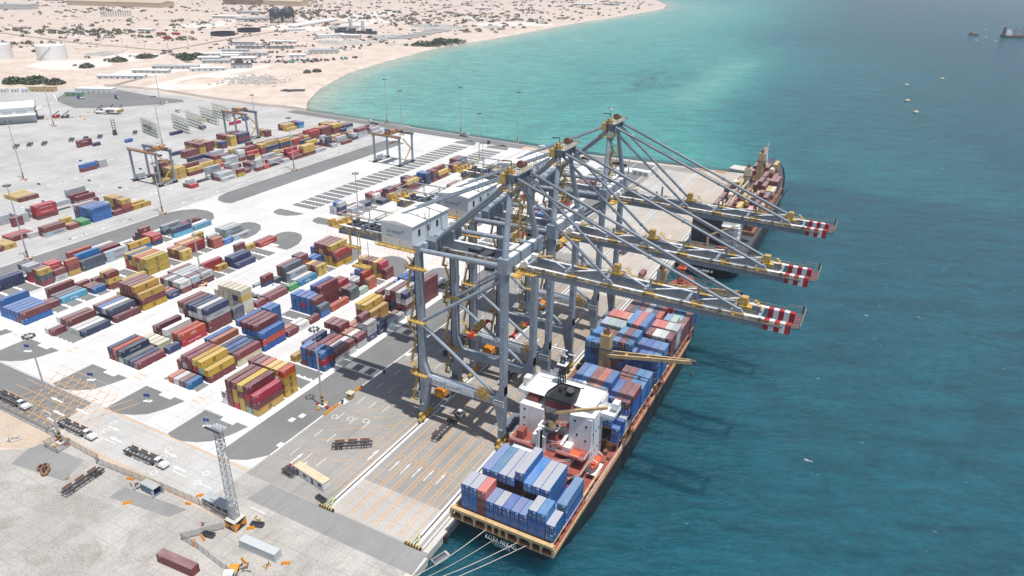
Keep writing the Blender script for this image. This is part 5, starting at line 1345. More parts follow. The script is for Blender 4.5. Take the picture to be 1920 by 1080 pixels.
def lorry(x,y,rz,label,load=None,L=7.5,grp='road lorries and tankers',lc=WHITE,cabm=WHITE):
    t=empty('lorry',(x,y,0),rz,label,'lorry',grp)
    m=MB(); m.prism([(L/2,.7),(L/2+2.2,.7),(L/2+2.2,1.9),(L/2+1.9,3.0),(L/2,3.1)],-1.2,1.2,0,'y'); m.build('cab',cabm,t,local=True)
    m=MB(); m.add([(L/2+2.22,-1.1,1.95),(L/2+2.22,1.1,1.95),(L/2+1.96,1.05,2.85),(L/2+1.96,-1.05,2.85)],[(0,1,2,3)]); m.box(L/2+.7,L/2+1.7,-1.22,1.22,1.9,2.7); m.build('cab_window',GLASS,t,local=True)
    m=MB(); m.box(-L/2,L/2+.3,-.5,.5,.8,1.15); m.build('chassis',DARK,t,local=True)
    m=MB()
    if load=='tank': m.tube((-L/2,0,2.1),(L/2-.3,0,2.1),1.15,14)
    elif load=='tipper': m.box(-L/2,L/2-.4,-1.25,1.25,1.15,1.3); m.box(-L/2,L/2-.4,-1.25,-1.15,1.3,2.5); m.box(-L/2,L/2-.4,1.15,1.25,1.3,2.5); m.box(L/2-.5,L/2-.4,-1.25,1.25,1.3,2.7)
    elif load=='box': m.box(-L/2,L/2-.3,-1.25,1.25,1.15,3.6)
    else: m.box(-L/2,L/2-.3,-1.25,1.25,1.15,1.3)
    m.build('load_body',lc,t,local=True); wheel_row(t,(-L/2+.8,-L/2+2.1,L/2+1.2),(-1.0,1.0)); return t
lorry(-68,72,R(90),'white tank lorry parked behind the cream refrigerated stack','tank',11)
lorry(-71,72,R(90),'white tank lorry, middle of three behind the cream stack','tank',11)
lorry(-74,72,R(90),'white tank lorry, innermost of three behind the cream stack','tank',11)
lorry(-5,119,R(90),'white tank lorry at the far nose of the roadside block','tank',6)
lorry(-120,193,R(-90),'white lorry carrying a maroon box near the crossing',None,7)
lorry(-158,392,R(-10),'grey tipper lorry parked below the sea fence mast','tipper',8,lc=GALV)
lorry(-127,382,R(-60),'dark lorry stopped near the north end of the stacks','tipper',6,lc=DARK,cabm=DARK)
lorry(-255,391,R(165),'flat lorry parked at the sea fence','flat',10,lc=DARK)
lorry(-78,386,R(170),'small white lorry near the pale sand patch','box',4)
lorry(-241,183,R(90),'white-cabbed lorry under the first yard gantry','flat',9,lc=DARK)
lorry(-452,333,R(-20),'pale blue tank lorry on the open yard by the racks','tank',6,lc=PANEL)
lorry(-560,345,R(-8),'white and blue lorry parked on the dark asphalt','box',5,lc=BLUEP)
lorry(-589,325,R(200),'blue-cabbed lorry on the white arrow lane','flat',5,cabm=BLUEP)
lorry(45.5,-52.6,R(-60),'white lorry with an orange rear at the bottom gate','flat',3.5,lc=ORBAR)
def car(x,y,rz,label,mat=WHITE):
    t=empty('pickup_car',(x,y,0),rz,label,'car','cars and pickups parked about the port')
    m=MB(); m.prism([(-2.4,.45),(2.3,.45),(2.35,.95),(1.2,1.1),(.7,1.65),(-.8,1.7),(-1.0,1.1),(-2.4,1.05)],-.88,.88,0,'y'); m.build('body',mat,t,local=True)
    m=MB(); m.add([(1.18,-.75,1.12),(1.18,.75,1.12),(.73,.7,1.62),(.73,-.7,1.62)],[(0,1,2,3)]); m.box(-.7,.6,-.9,.9,1.15,1.55); m.build('window',GLASS,t,local=True)
    wheel_row(t,(-1.5,1.45),(-.8,.8),.36,.22)
car(46.5,50,R(90),'white pickup in the shade between the landside legs of QC01 and QC02')
car(47.2,47.0,R(90),'second white pickup parked right behind the other in shade',PANEL)
car(-497,356,R(-10),'small white car crossing the lorry park')
# ---- cabins and offices
def cabin(nm,x,y,L,Wd,Hh,rz,label,wall,roofm,cat='cabin',doors=2,wins=3,grp=None,flip=-1):
    t=empty(nm,(x,y,0),rz,label,cat,grp)
    m=MB(); m.box(-L/2,L/2,-Wd/2,Wd/2,.15,Hh); m.build('wall',wall,t,local=True)
    m=MB(); m.box(-L/2-.12,L/2+.12,-Wd/2-.12,Wd/2+.12,Hh,Hh+.14)
    for k in range(int(L/.8)): m.box(-L/2+.8*k,-L/2+.8*k+.12,-Wd/2-.1,Wd/2+.1,Hh+.14,Hh+.17)
    m.build('roof',roofm,t,local=True)
    n=doors+wins; yy=flip*Wd/2
    for k in range(n):
        c=-L/2+L*(k+.5)/n; m=MB()
        if k%2==0 and k//2<doors: m.box(c-.45,c+.45,yy-.05,yy+.05,.2,2.25); m.build('door',DARK,t,local=True)
        else: m.box(c-.8,c+.8,yy-.05,yy+.05,1.05,2.1); m.build('window',GLASS,t,local=True)
    return t
o_=cabin('site_office',38.4,-15.6,13.6,2.6,2.9,R(-9),'white site office cabin with cream roof at the apron corner',WHITE,paint('cream_roof',(.62,.52,.36),.7,.08,dirt=(.45,.36,.24)),'cabin',2,2)
cabin('site_office',23.7,-37.6,10.4,2.8,2.8,R(2),'grey ribbed-roof office cabin along the fence',GALV,GALV,'cabin',1,3)
cabin('office_cabin',17,356,13,5,3.4,R(-8),'white and navy office cabin on the far apron',WHITE,ROOFW,'cabin',1,2)
cabin('office_cabin',-393,346,14,6,4,R(10),'white cabin with navy base by the far yard gantry',WHITE,ROOFW,'cabin',1,2)
st_=empty('storage_box',(0.6,-42.3,0),R(-1),'dented blue store box with its door open by the fence','storage box')
m=MB(); m.box(-3.03,3.03,-1.22,-1.12,0,2.6); m.box(-3.03,3.03,1.12,1.22,0,2.6); m.box(-3.03,-2.93,-1.2,1.2,0,2.6); m.box(-3.03,3.03,-1.22,1.22,0,.15); m.build('wall',paint('faded_blue',(.12,.2,.32),.6,.15,dirt=(.2,.2,.2)),st_,local=True)
m=MB(); m.box(-3.05,3.05,-1.24,1.24,2.6,2.7); m.build('roof',paint('grey_roof',(.38,.4,.38),.7,.1),st_,local=True)
m=MB(); m.box(3.0,4.1,1.15,1.22,.1,2.5); m.build('door',GALV,st_,local=True); m=MB(); m.box(2.96,3.04,-1.9,-1.2,.1,2.5); m.build('door',GALV,st_,local=True)
def loose_box(x,y,rz,size,label,c,logo=None,rf=False):
    o=bpy.data.objects.new('shipping_container',cmesh(size,logo,rf)); link(o); o.location=(x,y,0.02); o.rotation_euler=(0,0,rz); o.color=(*c,1); tag(o,label,'container')
    d=bpy.data.objects.new('door',DOOR); link(d); d.parent=o; d.color=o.color
loose_box(25.4,-58.3,R(-86),40,'lone maroon container lying on the old quay at the bottom edge',PAL['M'])
loose_box(40.2,-44.4,R(-87),40,'long pale grey container beside the diamond-painted block',(.52,.55,.56))
loose_box(76.5,178,0,20,'lone maroon container on the apron by the far ship stern',PAL['M'])
bt=empty('guard_booth',(20.0,24.6,0),0,'small tan guard booth between orange barriers on the wharf road','booth')
m=MB(); m.box(-.9,.9,-.9,.9,.2,2.3); m.build('wall',TAN,bt,local=True); m=MB(); m.box(-1.3,1.3,-1.2,1.2,2.3,2.45); m.build('roof',paint('booth_roof',(.6,.5,.38),.7),bt,local=True); m=MB(); m.box(-.6,.6,-.93,-.9,1.1,1.9); m.build('window',GLASS,bt,local=True)
# ---- barriers, tyres, small gear
def barrier(x,y,L,rz,label,mat=ORBAR):
    if L<4: L*=.72
    m=MB(); n=max(2,int(L/.9))
    m.prism([(-.3,0),(.3,0),(.12,.8),(-.12,.8)],-L/2,L/2,0,'x') if False else m.add([(-L/2,-.3,0),(L/2,-.3,0),(L/2,.3,0),(-L/2,.3,0),(-L/2,-.1,.85),(L/2,-.1,.85),(L/2,.1,.85),(-L/2,.1,.85)],[(0,3,2,1),(4,5,6,7),(0,1,5,4),(1,2,6,5),(2,3,7,6),(3,0,4,7)],0)
    for k in range(n): m.box(-L/2+L*k/n+.05,-L/2+L*k/n+.2,-.34,.34,.1,.7,1)
    o=m.build('traffic_barrier',[mat,YEL]); o.location=(x,y,0); o.rotation_euler=(0,0,rz); tag(o,label,'barrier','orange plastic traffic barriers')
for a in ((-9.4,-41.9,3,.3,'pair of orange barriers left of the blue store box'),(-1,-49.1,3,.9,'lone orange barrier on the open old quay'),(14.8,-36.9,3,.9,'orange barrier beyond the fence by the grey cabin'),(29.1,-48.1,3,-.4,'orange barrier near the bottom fence corner'),(28.4,-50.6,3.2,-.75,'yellow-orange barrier beside scrap at the fence corner'),(37.6,-39.2,3,.7,'orange barrier beside the diamond-painted block'),(55.1,-43.9,3,.6,'orange barrier right of the pale grey container'),(18.9,14.2,5,1.57,'orange barrier run nearest the striped mast base'),(18.9,18.2,3.4,1.57,'short orange barrier run beside the black bollard'),(18.8,30,4.8,1.57,'orange barrier run beyond the tan booth'),(45,-48.6,3,-.3,'yellow striped barrier left of the bottom gate'),(14.5,-40.9,2.2,.2,'small orange machine frame by the cabin gate')): barrier(*a)
tp=empty('tyre_heap',(-35.5,-51.8,0),0,'heap of old brown tyres and rubber fenders on the quay','tyres')
random.seed(9)
for k in range(8):
    m=MB(); cx,cy=random.uniform(-2,2),random.uniform(-1.4,1.4); m.tube((cx,cy,.0),(cx+.2,cy,.95),1.0,12); m.tube((cx,cy,.95),(cx+.2,cy+.1,1.0),.5,10,1); m.build('tyre',[RUST,RUBBER],tp,local=True)
random.seed(21)
def scrap(x,y,s,label,mats=(RUST,DARK,GALV),n=7):
    t=empty('scrap_pile',(x,y,0),0,label,'scrap')
    for k in range(n):
        m=MB(); a=random.uniform(0,3.1); L=random.uniform(.5,1.6)*s; px,py=random.uniform(-s,s),random.uniform(-s,s)*.7; m.bar((px,py,.15),(px+math.cos(a)*L,py+math.sin(a)*L,random.uniform(.15,.8)),.25*s,.3*s); m.build('scrap_piece',mats[k%3],t,local=True)
scrap(-5,-43.6,1.2,'rubbish heap leaning at the left end of the blue store box'); scrap(24.6,-45,.7,'red and grey odds and ends below the grey cabin',(REDP,DARK,GALV)); scrap(46.5,-50.4,1.4,'scrap bollards and frames beside the bottom fence'); scrap(-26,-51,.6,'small yellow scrap beside the tyre heap',(YEL,RUST,DARK)); scrap(-60,-48,2,'grey slabs and planks on the sandy corner',(CONC,GALV,CONC)); scrap(36.5,-36.5,1,'tan steel frame beside the diamond-painted block',(TAN,RUST,TAN)); scrap(51.4,-47.5,.9,'row of yellow striped posts left of the pale grey container',(YEL,BLACK,YEL))
def skip(x,y,rz,label,mat=DARK):
    m=MB(); m.prism([(-1.6,0),(1.4,0),(1.9,.9),(-2.0,.9)],-.8,.8,0,'y'); m.box(-1.7,1.6,-.65,.65,.9,.93,1); o=m.build('steel_skip',[mat,BLACK]); o.location=(x,y,0); o.rotation_euler=(0,0,rz); tag(o,label,'skip')
skip(46.8,-21,R(-10),'dark skip between the site office and striped rail end'); skip(38.4,-37.4,R(20),'dark skip right of the diamond-painted block'); skip(29.6,-46.6,R(10),'dark open skip at the fence corner')
for x,y,lb in ((20.2,44,'black bollard pair first along the white road line'),(19.6,20.6,'single black bollard by the white hatch cover'),(86.0,-33.5,'black quay bollard holding the first mooring rope'),(86.1,-39.2,'black quay bollard holding the outer mooring ropes')):
    t=empty('bollard',(x,y,0),0,lb,'bollard','black bollards'); m=MB(); m.cyl(0,0,0,.9,.32,12); m.cyl(0,0,.9,1.15,.5,12); m.build('post',BLACK,t,local=True)
for x,y,lb in ((50.4,-22.2,'yellow and black striped rail end stop, landside rail'),(80.6,-22.2,'yellow and black striped rail end stop, seaside rail')):
    t=empty('rail_end_stop',(x,y,0),0,lb,'rail stop','striped rail end stops')
    m=MB(); 
    for k in range(12): m.box(-2.6+.45*k,-2.15+.45*k,-1.2,-.6,0,.9,k%2)
    m.build('striped_kerb',[YEL,BLACK],t,local=True); m=MB(); m.bar((-.8,0,0),(-.3,2.6,1.4),.3,.3); m.bar((.9,0,0),(.3,2.6,1.4),.3,.3); m.bar((-.5,2.6,1.3),(.5,2.6,1.3),.3,.3); m.build('buffer_frame',paint('buffer_green',(.45,.48,.2),.6),t,local=True)
m=MB(); 
for k in range(26): m.box(79.2+.25*k if k<0 else 79.3+.24*k,79.42+.24*k,-24.46,-24.41,-1.2,-.05,k%2)
o=m.build('quay_edge_stripe',[YEL,BLACK]); tag(o,'yellow and black striped edge at the quay corner','edge marking')
dn=empty('dinghy',(88.2,-21.5,WZ),R(70),'small grey steel pontoon hanging at the quay corner','pontoon')
m=MB(); m.prism([(-2.2,.2),(2.0,.2),(2.8,1.1),(-2.2,1.1)],-1,1,0,'y'); m.box(-2,2.2,-.8,.8,1.1,1.12,1); m.rail([(-2,-.9,1.1),(2.2,-.9,1.1)],.8,0,1,.06); m.build('hull',[GALV,DARK],dn,local=True)
for k,y in enumerate((-15,8,30,52,74,96,118,140,162,184)):
    m=MB(); m.tube((85.65,y-.0,-2.4),(85.65,y,-.3),.9,12); o=m.build('quay_fender',RUBBER); tag(o,'black rubber fender in the row along the quay wall','fender','rubber fenders along the quay wall')
# ---- fences
def fence(nm,pts,h,step,label,mat,meshm=None,post=.09):
    t=empty(nm,(pts[0][0],pts[0][1],0),0,label,'fence')
    for a,b in zip(pts,pts[1:]):
        L=math.hypot(b[0]-a[0],b[1]-a[1]); n=max(1,round(L/step)); m=MB()
        for k in range(n+1):
            u=k/n; x=a[0]+(b[0]-a[0])*u; y=a[1]+(b[1]-a[1])*u; m.bar((x,y,0),(x,y,h),post,post); m.bar((x,y,h),(x-.25,y-.25,h+.45),post*.7,post*.7)
        for z in (.1,h*.5,h): m.bar((*a,z),(*b,z),.05,.05)
        m.build('fence_post',mat,t)
        if meshm:
            m=MB(); m.add([(a[0],a[1],.1),(b[0],b[1],.1),(b[0],b[1],h),(a[0],a[1],h)],[(0,1,2,3)]); m.build('mesh_panel',meshm,t)
def wire():
    m,n,b=newmat('chain_link'); b.inputs['Base Color'].default_value=(.2,.2,.2,1); b.inputs['Alpha'].default_value=.42; b.inputs['Roughness'].default_value=.6; return m
WIRE=wire()
fence('boundary_fence',[(-95,-40),(-41,-40.4),(-25.7,-41),(-25.0,-42.2),(3,-40.2),(17.8,-39.6),(31,-40.6)],2.6,3,'chain-link fence with slanted posts between yard and old quay',GALV,WIRE)
fence('boundary_fence',[(31.2,-42.8),(24.5,-51.2),(31,-51.4),(44,-53.2),(56,-55)],2.4,2.6,'low rusty chain-link fence round the bottom enclosure',GALV,WIRE)
fence('mast_enclosure',[(-46.8,-45),(-40.4,-45),(-40.4,-41),(-46.8,-41),(-46.8,-45)],2.4,1.6,'railed cage round the foot of the tallest light mast',GALV,WIRE)
fence('sea_fence',[(-380,402),(-362,402.4),(-237,397.8),(-40,390.6),(74,398)],2.6,3.2,'long fence along the northern sea edge of the yard',DARK,WIRE)
fence('desert_fence',[(-640,386),(-627,389),(-565,401),(-474,396),(-400,398),(-380,402)],2.6,4,'fence between the yard and the desert beach',GALV,WIRE)
# ---- yard gantry cranes
def yard_gantry(x0,x1,y,lab,tx,spz,W2=6.4,H=21.5):
    t=empty('yard_gantry',((x0+x1)/2,y,0),0,lab,'gantry crane','rubber-tyred yard gantry cranes')
    for x in (x0,x1):
        m=MB(); m.box(x-.6,x+.6,y-W2-1,y+W2+1,1.5,2.7); m.build('sill_beam',STEEL,t)
        for s in (-1,1):
            m=MB(); m.box(x-.6,x+.6,y+s*W2-.55,y+s*W2+.55,2.7,H); m.build('leg',STEEL,t)
            for k in (-1.1,1.1):
                w_=MB(); w_.tube((x-.55,y+s*W2+k,.85),(x+.55,y+s*W2+k,.85),.85,12); w_.build('wheel',RUBBER,t)
    for s in (-1,1):
        m=MB(); m.box(x0-1.5,x1+1.5,y+s*W2-.6,y+s*W2+.6,H,H+1.7,0); m.box(x0-1.5,x1+1.5,y+s*(W2+.9)-.35,y+s*(W2+.9)+.35,H+1.2,H+1.3,1); m.rail([(x0-1.5,y+s*(W2+1.2),H+1.3),(x1+1.5,y+s*(W2+1.2),H+1.3)],1.1,1,2.2,.09); m.build('girder',[STEEL2,ORBAR],t)
    m=MB(); m.box(tx-3,tx+3,y-W2-.5,y+W2+.5,H+1.75,H+2.3,0)
    for k in range(9): m.box(tx-2.6+random.random()*4,tx-1.6+random.random()*4,y-W2+k*1.3,y-W2+k*1.3+1,H+2.3,H+3.1+random.random(),k%2)
    m.rail([(tx-3,y-W2-.5,H+2.3),(tx+3,y-W2-.5,H+2.3),(tx+3,y+W2+.5,H+2.3)],1.1,1,1.5,.1); m.build('trolley',[DARK,ORBAR],t)
    m=MB(); m.box(tx+3.2,tx+5,y-2.6,y-.6,H-2.2,H+.4); m.box(tx+3.15,tx+5.05,y-2.65,y-.55,H-1.5,H-.4,1); m.build('cab',[WHITE,GLASS],t)
    m=MB(); k=0; z=2.7
    while z<H-2: m.bar((x1+.9,y+(4.6 if k%2 else -4.6),z),(x1+.9,y+(-4.6 if k%2 else 4.6),z+H*.42),1.0,.3); m.rail([(x1+1.4,y+(4.6 if k%2 else -4.6),z),(x1+1.4,y+(-4.6 if k%2 else 4.6),z+H*.42)],1,0,2,.09); k+=1; z+=H*.42
    m.build('stair',YEL,t)
    m=MB(); m.box(x0-2.2,x0-.7,y-3,y+3,1.2,4.2); m.build('generator',GALV,t)
    m=MB()
    for dx in (-1,1):
        for dy in (-2.4,2.4): m.tube((tx+dx,y+dy,H+1.6),(tx+dx*.8,y+dy*.8,spz+.9),.06,4)
    m.build('hoist_rope',DARK,t)
    m=MB(); m.box(tx-.6,tx+.6,y-6,y+6,spz,spz+.5); m.box(tx-1.2,tx+1.2,y-6.1,y-5.7,spz-.3,spz+.4); m.box(tx-1.2,tx+1.2,y+5.7,y+6.1,spz-.3,spz+.4); m.box(tx-.9,tx+.9,y-1.6,y+1.6,spz+.5,spz+1.2); m.build('spreader',YEL,t)
yard_gantry(-280,-254,165.6,'yard gantry crane over mustard boxes, nearest the light mast',-259,15,5.6)
yard_gantry(-329,-303,289,'yard gantry crane beside the olive reefer racks',-315,16.5,5.6,21)
yard_gantry(-170.5,-147,291.5,'yard gantry crane straddling the striped empty slots by the inland stacks',-158,15,8.0,21)
# ---- reefer racks
for i,(x,y) in enumerate(((-388,254.5),(-379.5,279),(-380,294.5),(-386,315.5),(-390,333))):
    t=empty('reefer_rack',(x,y,0),R(-16),f"olive lattice reefer rack, {ORD[i]} from the first yard gantry",'rack','olive reefer racks')
    m=MB()
    for k in range(11):
        for yy in (-.7,.7): m.bar((-16+3.2*k,yy,0),(-16+3.2*k,yy,13),.3,.3)
    for z in (2.8,5.6,8.4,11.2): 
        for yy in (-.7,.7): m.bar((-16,yy,z),(16,yy,z),.22,.25)
    m.build('frame',OLIVE,t,local=True)
    for z in (2.8,5.6,8.4): m=MB(); m.box(-16,16,-.7,.7,z,z+.12); m.build('platform',GALV,t,local=True)
# ---- trailers and plant lined up on the grey yard
for i,(x,y,lb) in enumerate(((-440,172,'dark trailer at the near end of the parked trailer line'),(-437,181,'dark trailer, second of the parked trailer line'),(-431,189,'dark trailer, third of the parked line'),(-425,208,'dark trailer just past the gap in the parked line'),(-420,217,'dark trailer, fifth of the parked line'),(-416,227,'dark trailer beside the tall forklift mast'),(-405,252,'dark trailer beyond the tall forklift mast'),(-407,268,'dark trailer at the far end of the parked line'))): trailer(x,y,R(-40),lb,DARK)
fk=empty('reach_stacker',(-415,240,0),R(-30),'heavy forklift with tall dark lattice mast raised','forklift')
m=MB(); m.box(-3.6,2.4,-1.6,1.6,.8,2.2); m.box(-2.4,-.4,-1.1,1.1,2.2,3.9); m.build('body',DARK,fk,local=True); m=MB()
for yy in (-1.1,1.1): m.bar((2.8,yy,.4),(2.8,yy,13.5),.45,.5)
for k in range(6): m.bar((2.8,-1.1,2+2.2*k),(2.8,1.1,2+2.2*k),.35,.35)
m.build('lift_mast',DARK,fk,local=True); wheel_row(fk,(-2.6,1.4),(-1.4,1.4),.8,.5)
for x,y,rz,s,lb,c in ((-399,196,0,40,'tall maroon container pair end on the open grey yard','M'),(-393,205,0,20,'navy short container behind the lone maroon box','N'),(-382,226,0,20,'bright blue short container by the first olive rack','B'),(-420,272,R(-60),20,'maroon container loaded on a trailer on the grey yard','M'),(-402,315,R(-80),40,'tan container near the tank lorry','C'),(-373,262,0,40,'navy container in front of the second rack','N'),(-371,291,0,20,'navy white-lettered container in front of the third rack','N'),(-362,317,0,40,'bright red container at the fourth rack','R'),(-366,336,0,20,'blue container at the fifth rack','B')): loose_box(x,y,rz,s,lb,PAL[c])
o=bpy.data.objects.new('shipping_container',cmesh(40,'one',False)); link(o); o.location=(-399,196,2.74); o.color=(*PAL['M'],1); tag(o,'upper maroon container with white mark on the open grey yard','container')
for i,(x,y) in enumerate(((-282,98),(-300,140),(-320,118),(-268,140),(-352,168),(-296,176),(-41,-12),(-71,-13),(-11,-12),(-112,-12))):
    t=empty('reefer_sign',(x,y,0),R(20),f"small blue and white lane sign board, {ORD[i]} of the scattered signs",'sign','blue lane sign boards'); m=MB(); m.bar((-.9,0,0),(-.9,0,2),.12,.12); m.bar((.9,0,0),(.9,0,2),.12,.12); m.build('post',GALV,t,local=True); m=MB(); m.box(-1.1,1.1,-.1,.1,2,3.1,0); m.box(-1.5,1.5,-.7,.7,0,.25,1); m.build('sign_board',[BLUEP,WHITE],t,local=True)
for x0,y0,x1,y1,lb in ((-520,246,-505,272,'orange barrier line in front of the big shed'),(-505,272,-489,262,'orange barrier line turning towards the lone mast'),(-519,285,-500,300,'orange barrier line behind the parked plant')):
    m=MB(); n=9
    for k in range(n): u=k/n; m.box(x0+(x1-x0)*u-.9,x0+(x1-x0)*u+.9,y0+(y1-y0)*u-.5,y0+(y1-y0)*u+.5,0,.9,k%2)
    tag(m.build('traffic_barrier',[ORBAR,WHITE]),lb,'barrier','orange plastic traffic barriers')
# ================================================================ FAR SHORE: sheds, tanks, scrub
SANDW=paint('dusty_white_roof',(.66,.66,.64),.7,.06,dirt=(.5,.44,.38)); SHADEW=paint('dusty_wall',(.5,.5,.48),.8,.08); TANR=paint('tan_roof',(.52,.42,.29),.8,.08); BRR=paint('brown_roof',(.3,.19,.13),.8,.15)
def shed(nm,x,y,L,Wd,H,rz,label,wall=SHADEW,roofm=SANDW,grp='low sheds on the desert shore',pitch=1.2,cat='building',dark=True):
    t=empty(nm,(x,y,-.05),rz,label,cat,grp)
    m=MB(); m.box(-L/2,L/2,-Wd/2,Wd/2,0,H); m.build('wall',wall,t,local=True)
    m=MB(); m.prism([(-Wd/2-.4,H),(Wd/2+.4,H),(0,H+pitch)],-L/2-.4,L/2+.4,0,'x'); m.build('roof',roofm,t,local=True)
    if dark:
        n=max(2,int(L/7))
        for k in range(min(n,9)):
            m=MB(); c=-L/2+L*(k+.5)/n; m.box(c-1,c+1,-Wd/2-.06,-Wd/2,.3 if k%3==0 else 1.1,2.4); m.build('door' if k%3==0 else 'window',DARK,t,local=True)
    return t
S=[(-675,434,56,11,4,.55,'white long row hut with small windows nearest the beach road'),(-684,482,46,10,4,.5,'white hut with a dull red band behind the nearest row hut'),(-690,524,58,12,4,.6,'white barrack with courtyard beside the green thicket'),(-640,534,44,10,4,.75,'grey green roofed hut at the end of the barrack'),
(-724,609,30,14,4,.6,'white roofed hut left of the hut cluster'),(-690,592,38,14,4,.6,'white roofed hut in front of the hut cluster'),(-738,660,36,14,4,.6,'white roofed hut at the back of the hut cluster'),(-680,632,34,13,4,.6,'white roofed hut at the right of the hut cluster'),(-707,680,38,13,4,.6,'pale roofed hut farthest right in the hut cluster'),
(-755,640,34,12,4,.6,'white hut behind the thicket'),(-716,640,26,11,4,.6,'white hut between the two cluster rows'),(-760,690,40,12,4,.6,'pale hut at the back left of the cluster'),(-820,760,40,14,4,.5,'pale shed beyond the dark shelters'),(-1140,820,30,12,4,.3,'small pale shed left of the ring wall'),(-870,1080,60,14,5,1.1,'long pale shed left of the silos'),(-920,990,40,12,4,1.1,'pale shed beside the desert road bend'),(-1250,1120,70,16,5,.4,'long low pale shed left of the gas spheres'),(-1320,1250,60,16,5,.4,'low pale shed behind the gas spheres'),(-640,700,24,10,4,.7,'small white shed among the scrapyard rows'),
(-626,578,26,14,5,.7,'open shed with dark bays on the sand'),(-640,757,46,18,6,.75,'white shed beside the scrapyard lorries'),(-784,938,54,18,6,1.2,'long grey shed beside the silo plant'),(-776,733,40,8,3,.5,'thin dark roofed shelter among the junk rows'),(-735,762,42,9,3,.6,'second dark roofed shelter among the junk rows'),(-792,828,44,9,3,.6,'flat grey shelter behind the junk rows'),
(-748,955,34,16,6,.4,'grey shed at the batching plant'),(-1855,985,90,40,12,.5,'white warehouse far off at the photo edge'),(-943,1781,50,12,4,.2,'pale red-fronted house on the far dunes'),(-787,2153,60,14,5,.3,'low pale building on the far beach'),(-710,2224,40,14,5,.3,'small pale building at the end of the far beach')]
for i,(x,y,L,W_,H,rz,lb) in enumerate(S): shed('shore_shed',x,y,L,W_,H,rz,lb,SHADEW if i%3 else PANEL,[SANDW,ROOFW,GALV][i%3] if 'dark' not in lb else DARK)
for x,y,L,W_,H,rz,lb,rf in ((-1840,1200,150,60,12,.3,'huge tan roofed warehouse, left of the far pair',TANR),(-1715,1245,150,60,12,.3,'huge tan roofed warehouse, right of the far pair',TANR),(-1602,1500,110,50,12,.25,'brown warehouse on the far desert edge',BRR),(-1470,1535,120,50,13,.25,'dark brown fronted warehouse at the far desert edge',TANR)):
    shed('warehouse',x,y,L,W_,H,rz,lb,TANR if rf is TANR else BRR,rf,'far warehouses',5,dark=False)
def placed(v): return v
w_=empty('maintenance_shed',(-521.5,237,-.05),R(57),'big white maintenance shed with a tall dark doorway','building')
m=MB(); m.box(-62,0,0,30,0,13); m.box(-40,-2,-.3,0,6.6,7.0); m.build('wall',PANEL,w_,local=True)
m=MB(); m.prism([(-1,13),(31,13),(31,13.6),(15,16.4),(-1,13.6)],-63,1,0,'x'); m.box(-62,1,-9,-.3,7.4,7.7); m.build('roof',ROOFW,w_,local=True)
m=MB(); m.box(.02,.3,7,22,0,10.4); m.build('doorway',BLACK,w_,local=True)
for k in range(5): m=MB(); m.box(-58+11*k,-50+11*k,-.36,-.3,8.6,9.8); m.build('window',GALV,w_,local=True)
m=MB(); m.box(0.3,6,4,24,9.4,9.8); m.build('canopy',SHADEW,w_,local=True)
cabin('office_cabin',-540,205,10,5,5.6,R(57),'white and navy two-storey cabin by the big shed',WHITE,ROOFW,'cabin',1,3)
cabin('gate_office',-612,357,40,12,5,R(28),'long white gate office with navy base at the desert fence',WHITE,ROOFW,'building',2,5)
cabin('gate_office',-612,332,18,5,4,R(25),'small green walled gate hut left of the long office',paint('green_wall',(.2,.35,.25),.7),GALV,'building',1,2)
for i,(x,y,lb) in enumerate(((-676,325,'tan tent cabin, left of three by the trees'),(-668,330,'tan tent cabin, middle of three by the trees'),(-659,336,'tan tent cabin, right of three by the trees'))): cabin('tan_cabin',x,y,9,7,5,R(30),lb,TAN,TANR,'cabin',1,1,'tan cabins by the trees')
for i in range(4): cabin('white_cabin',-704+9*i,300+6*i,7,4,4,R(30),f'small white gate cabin, {ORD[i]} in the row by the trees',WHITE,ROOFW,'cabin',1,1,'white cabins by the trees')
cp=empty('wash_canopy',(-494,294,0),R(20),'white canopy on slim posts beside a white tanker','canopy'); m=MB(); m.box(-8,8,-4,4,4.6,5); m.build('roof',ROOFW,cp,local=True)
for sx in (-7,7): m=MB(); m.bar((sx,0,0),(sx,0,4.6),.4,.4); m.build('post',GALV,cp,local=True)
lorry(-503,287,R(20),'white tanker standing under the wash canopy','tank',9)
random.seed(31)
for i,(x,y,lb) in enumerate(((-521,255,'maroon and white crane lorry parked in front of the big shed'),(-513,259,'dark plant parked beside the maroon crane lorry'),(-512,292,'dark yard plant behind the big shed, first'),(-505,299,'dark yard plant behind the big shed, second'),(-497,304,'yellow plant parked behind the big shed'))):
    t=empty('yard_plant',(x,y,0),R(30+20*i),lb,'plant','plant parked near the big shed'); m=MB(); m.box(-4,3,-1.3,1.3,.7,1.9); m.box(1,3,-1.2,1.2,1.9,3.2); m.build('body',[REDP,DARK,DARK,DARK,YEL][i],t,local=True); m=MB(); m.bar((-3,0,2),(4,0,6.5),.6,.7); m.build('jib',DARK,t,local=True); wheel_row(t,(-3,2),(-1.2,1.2),.7)
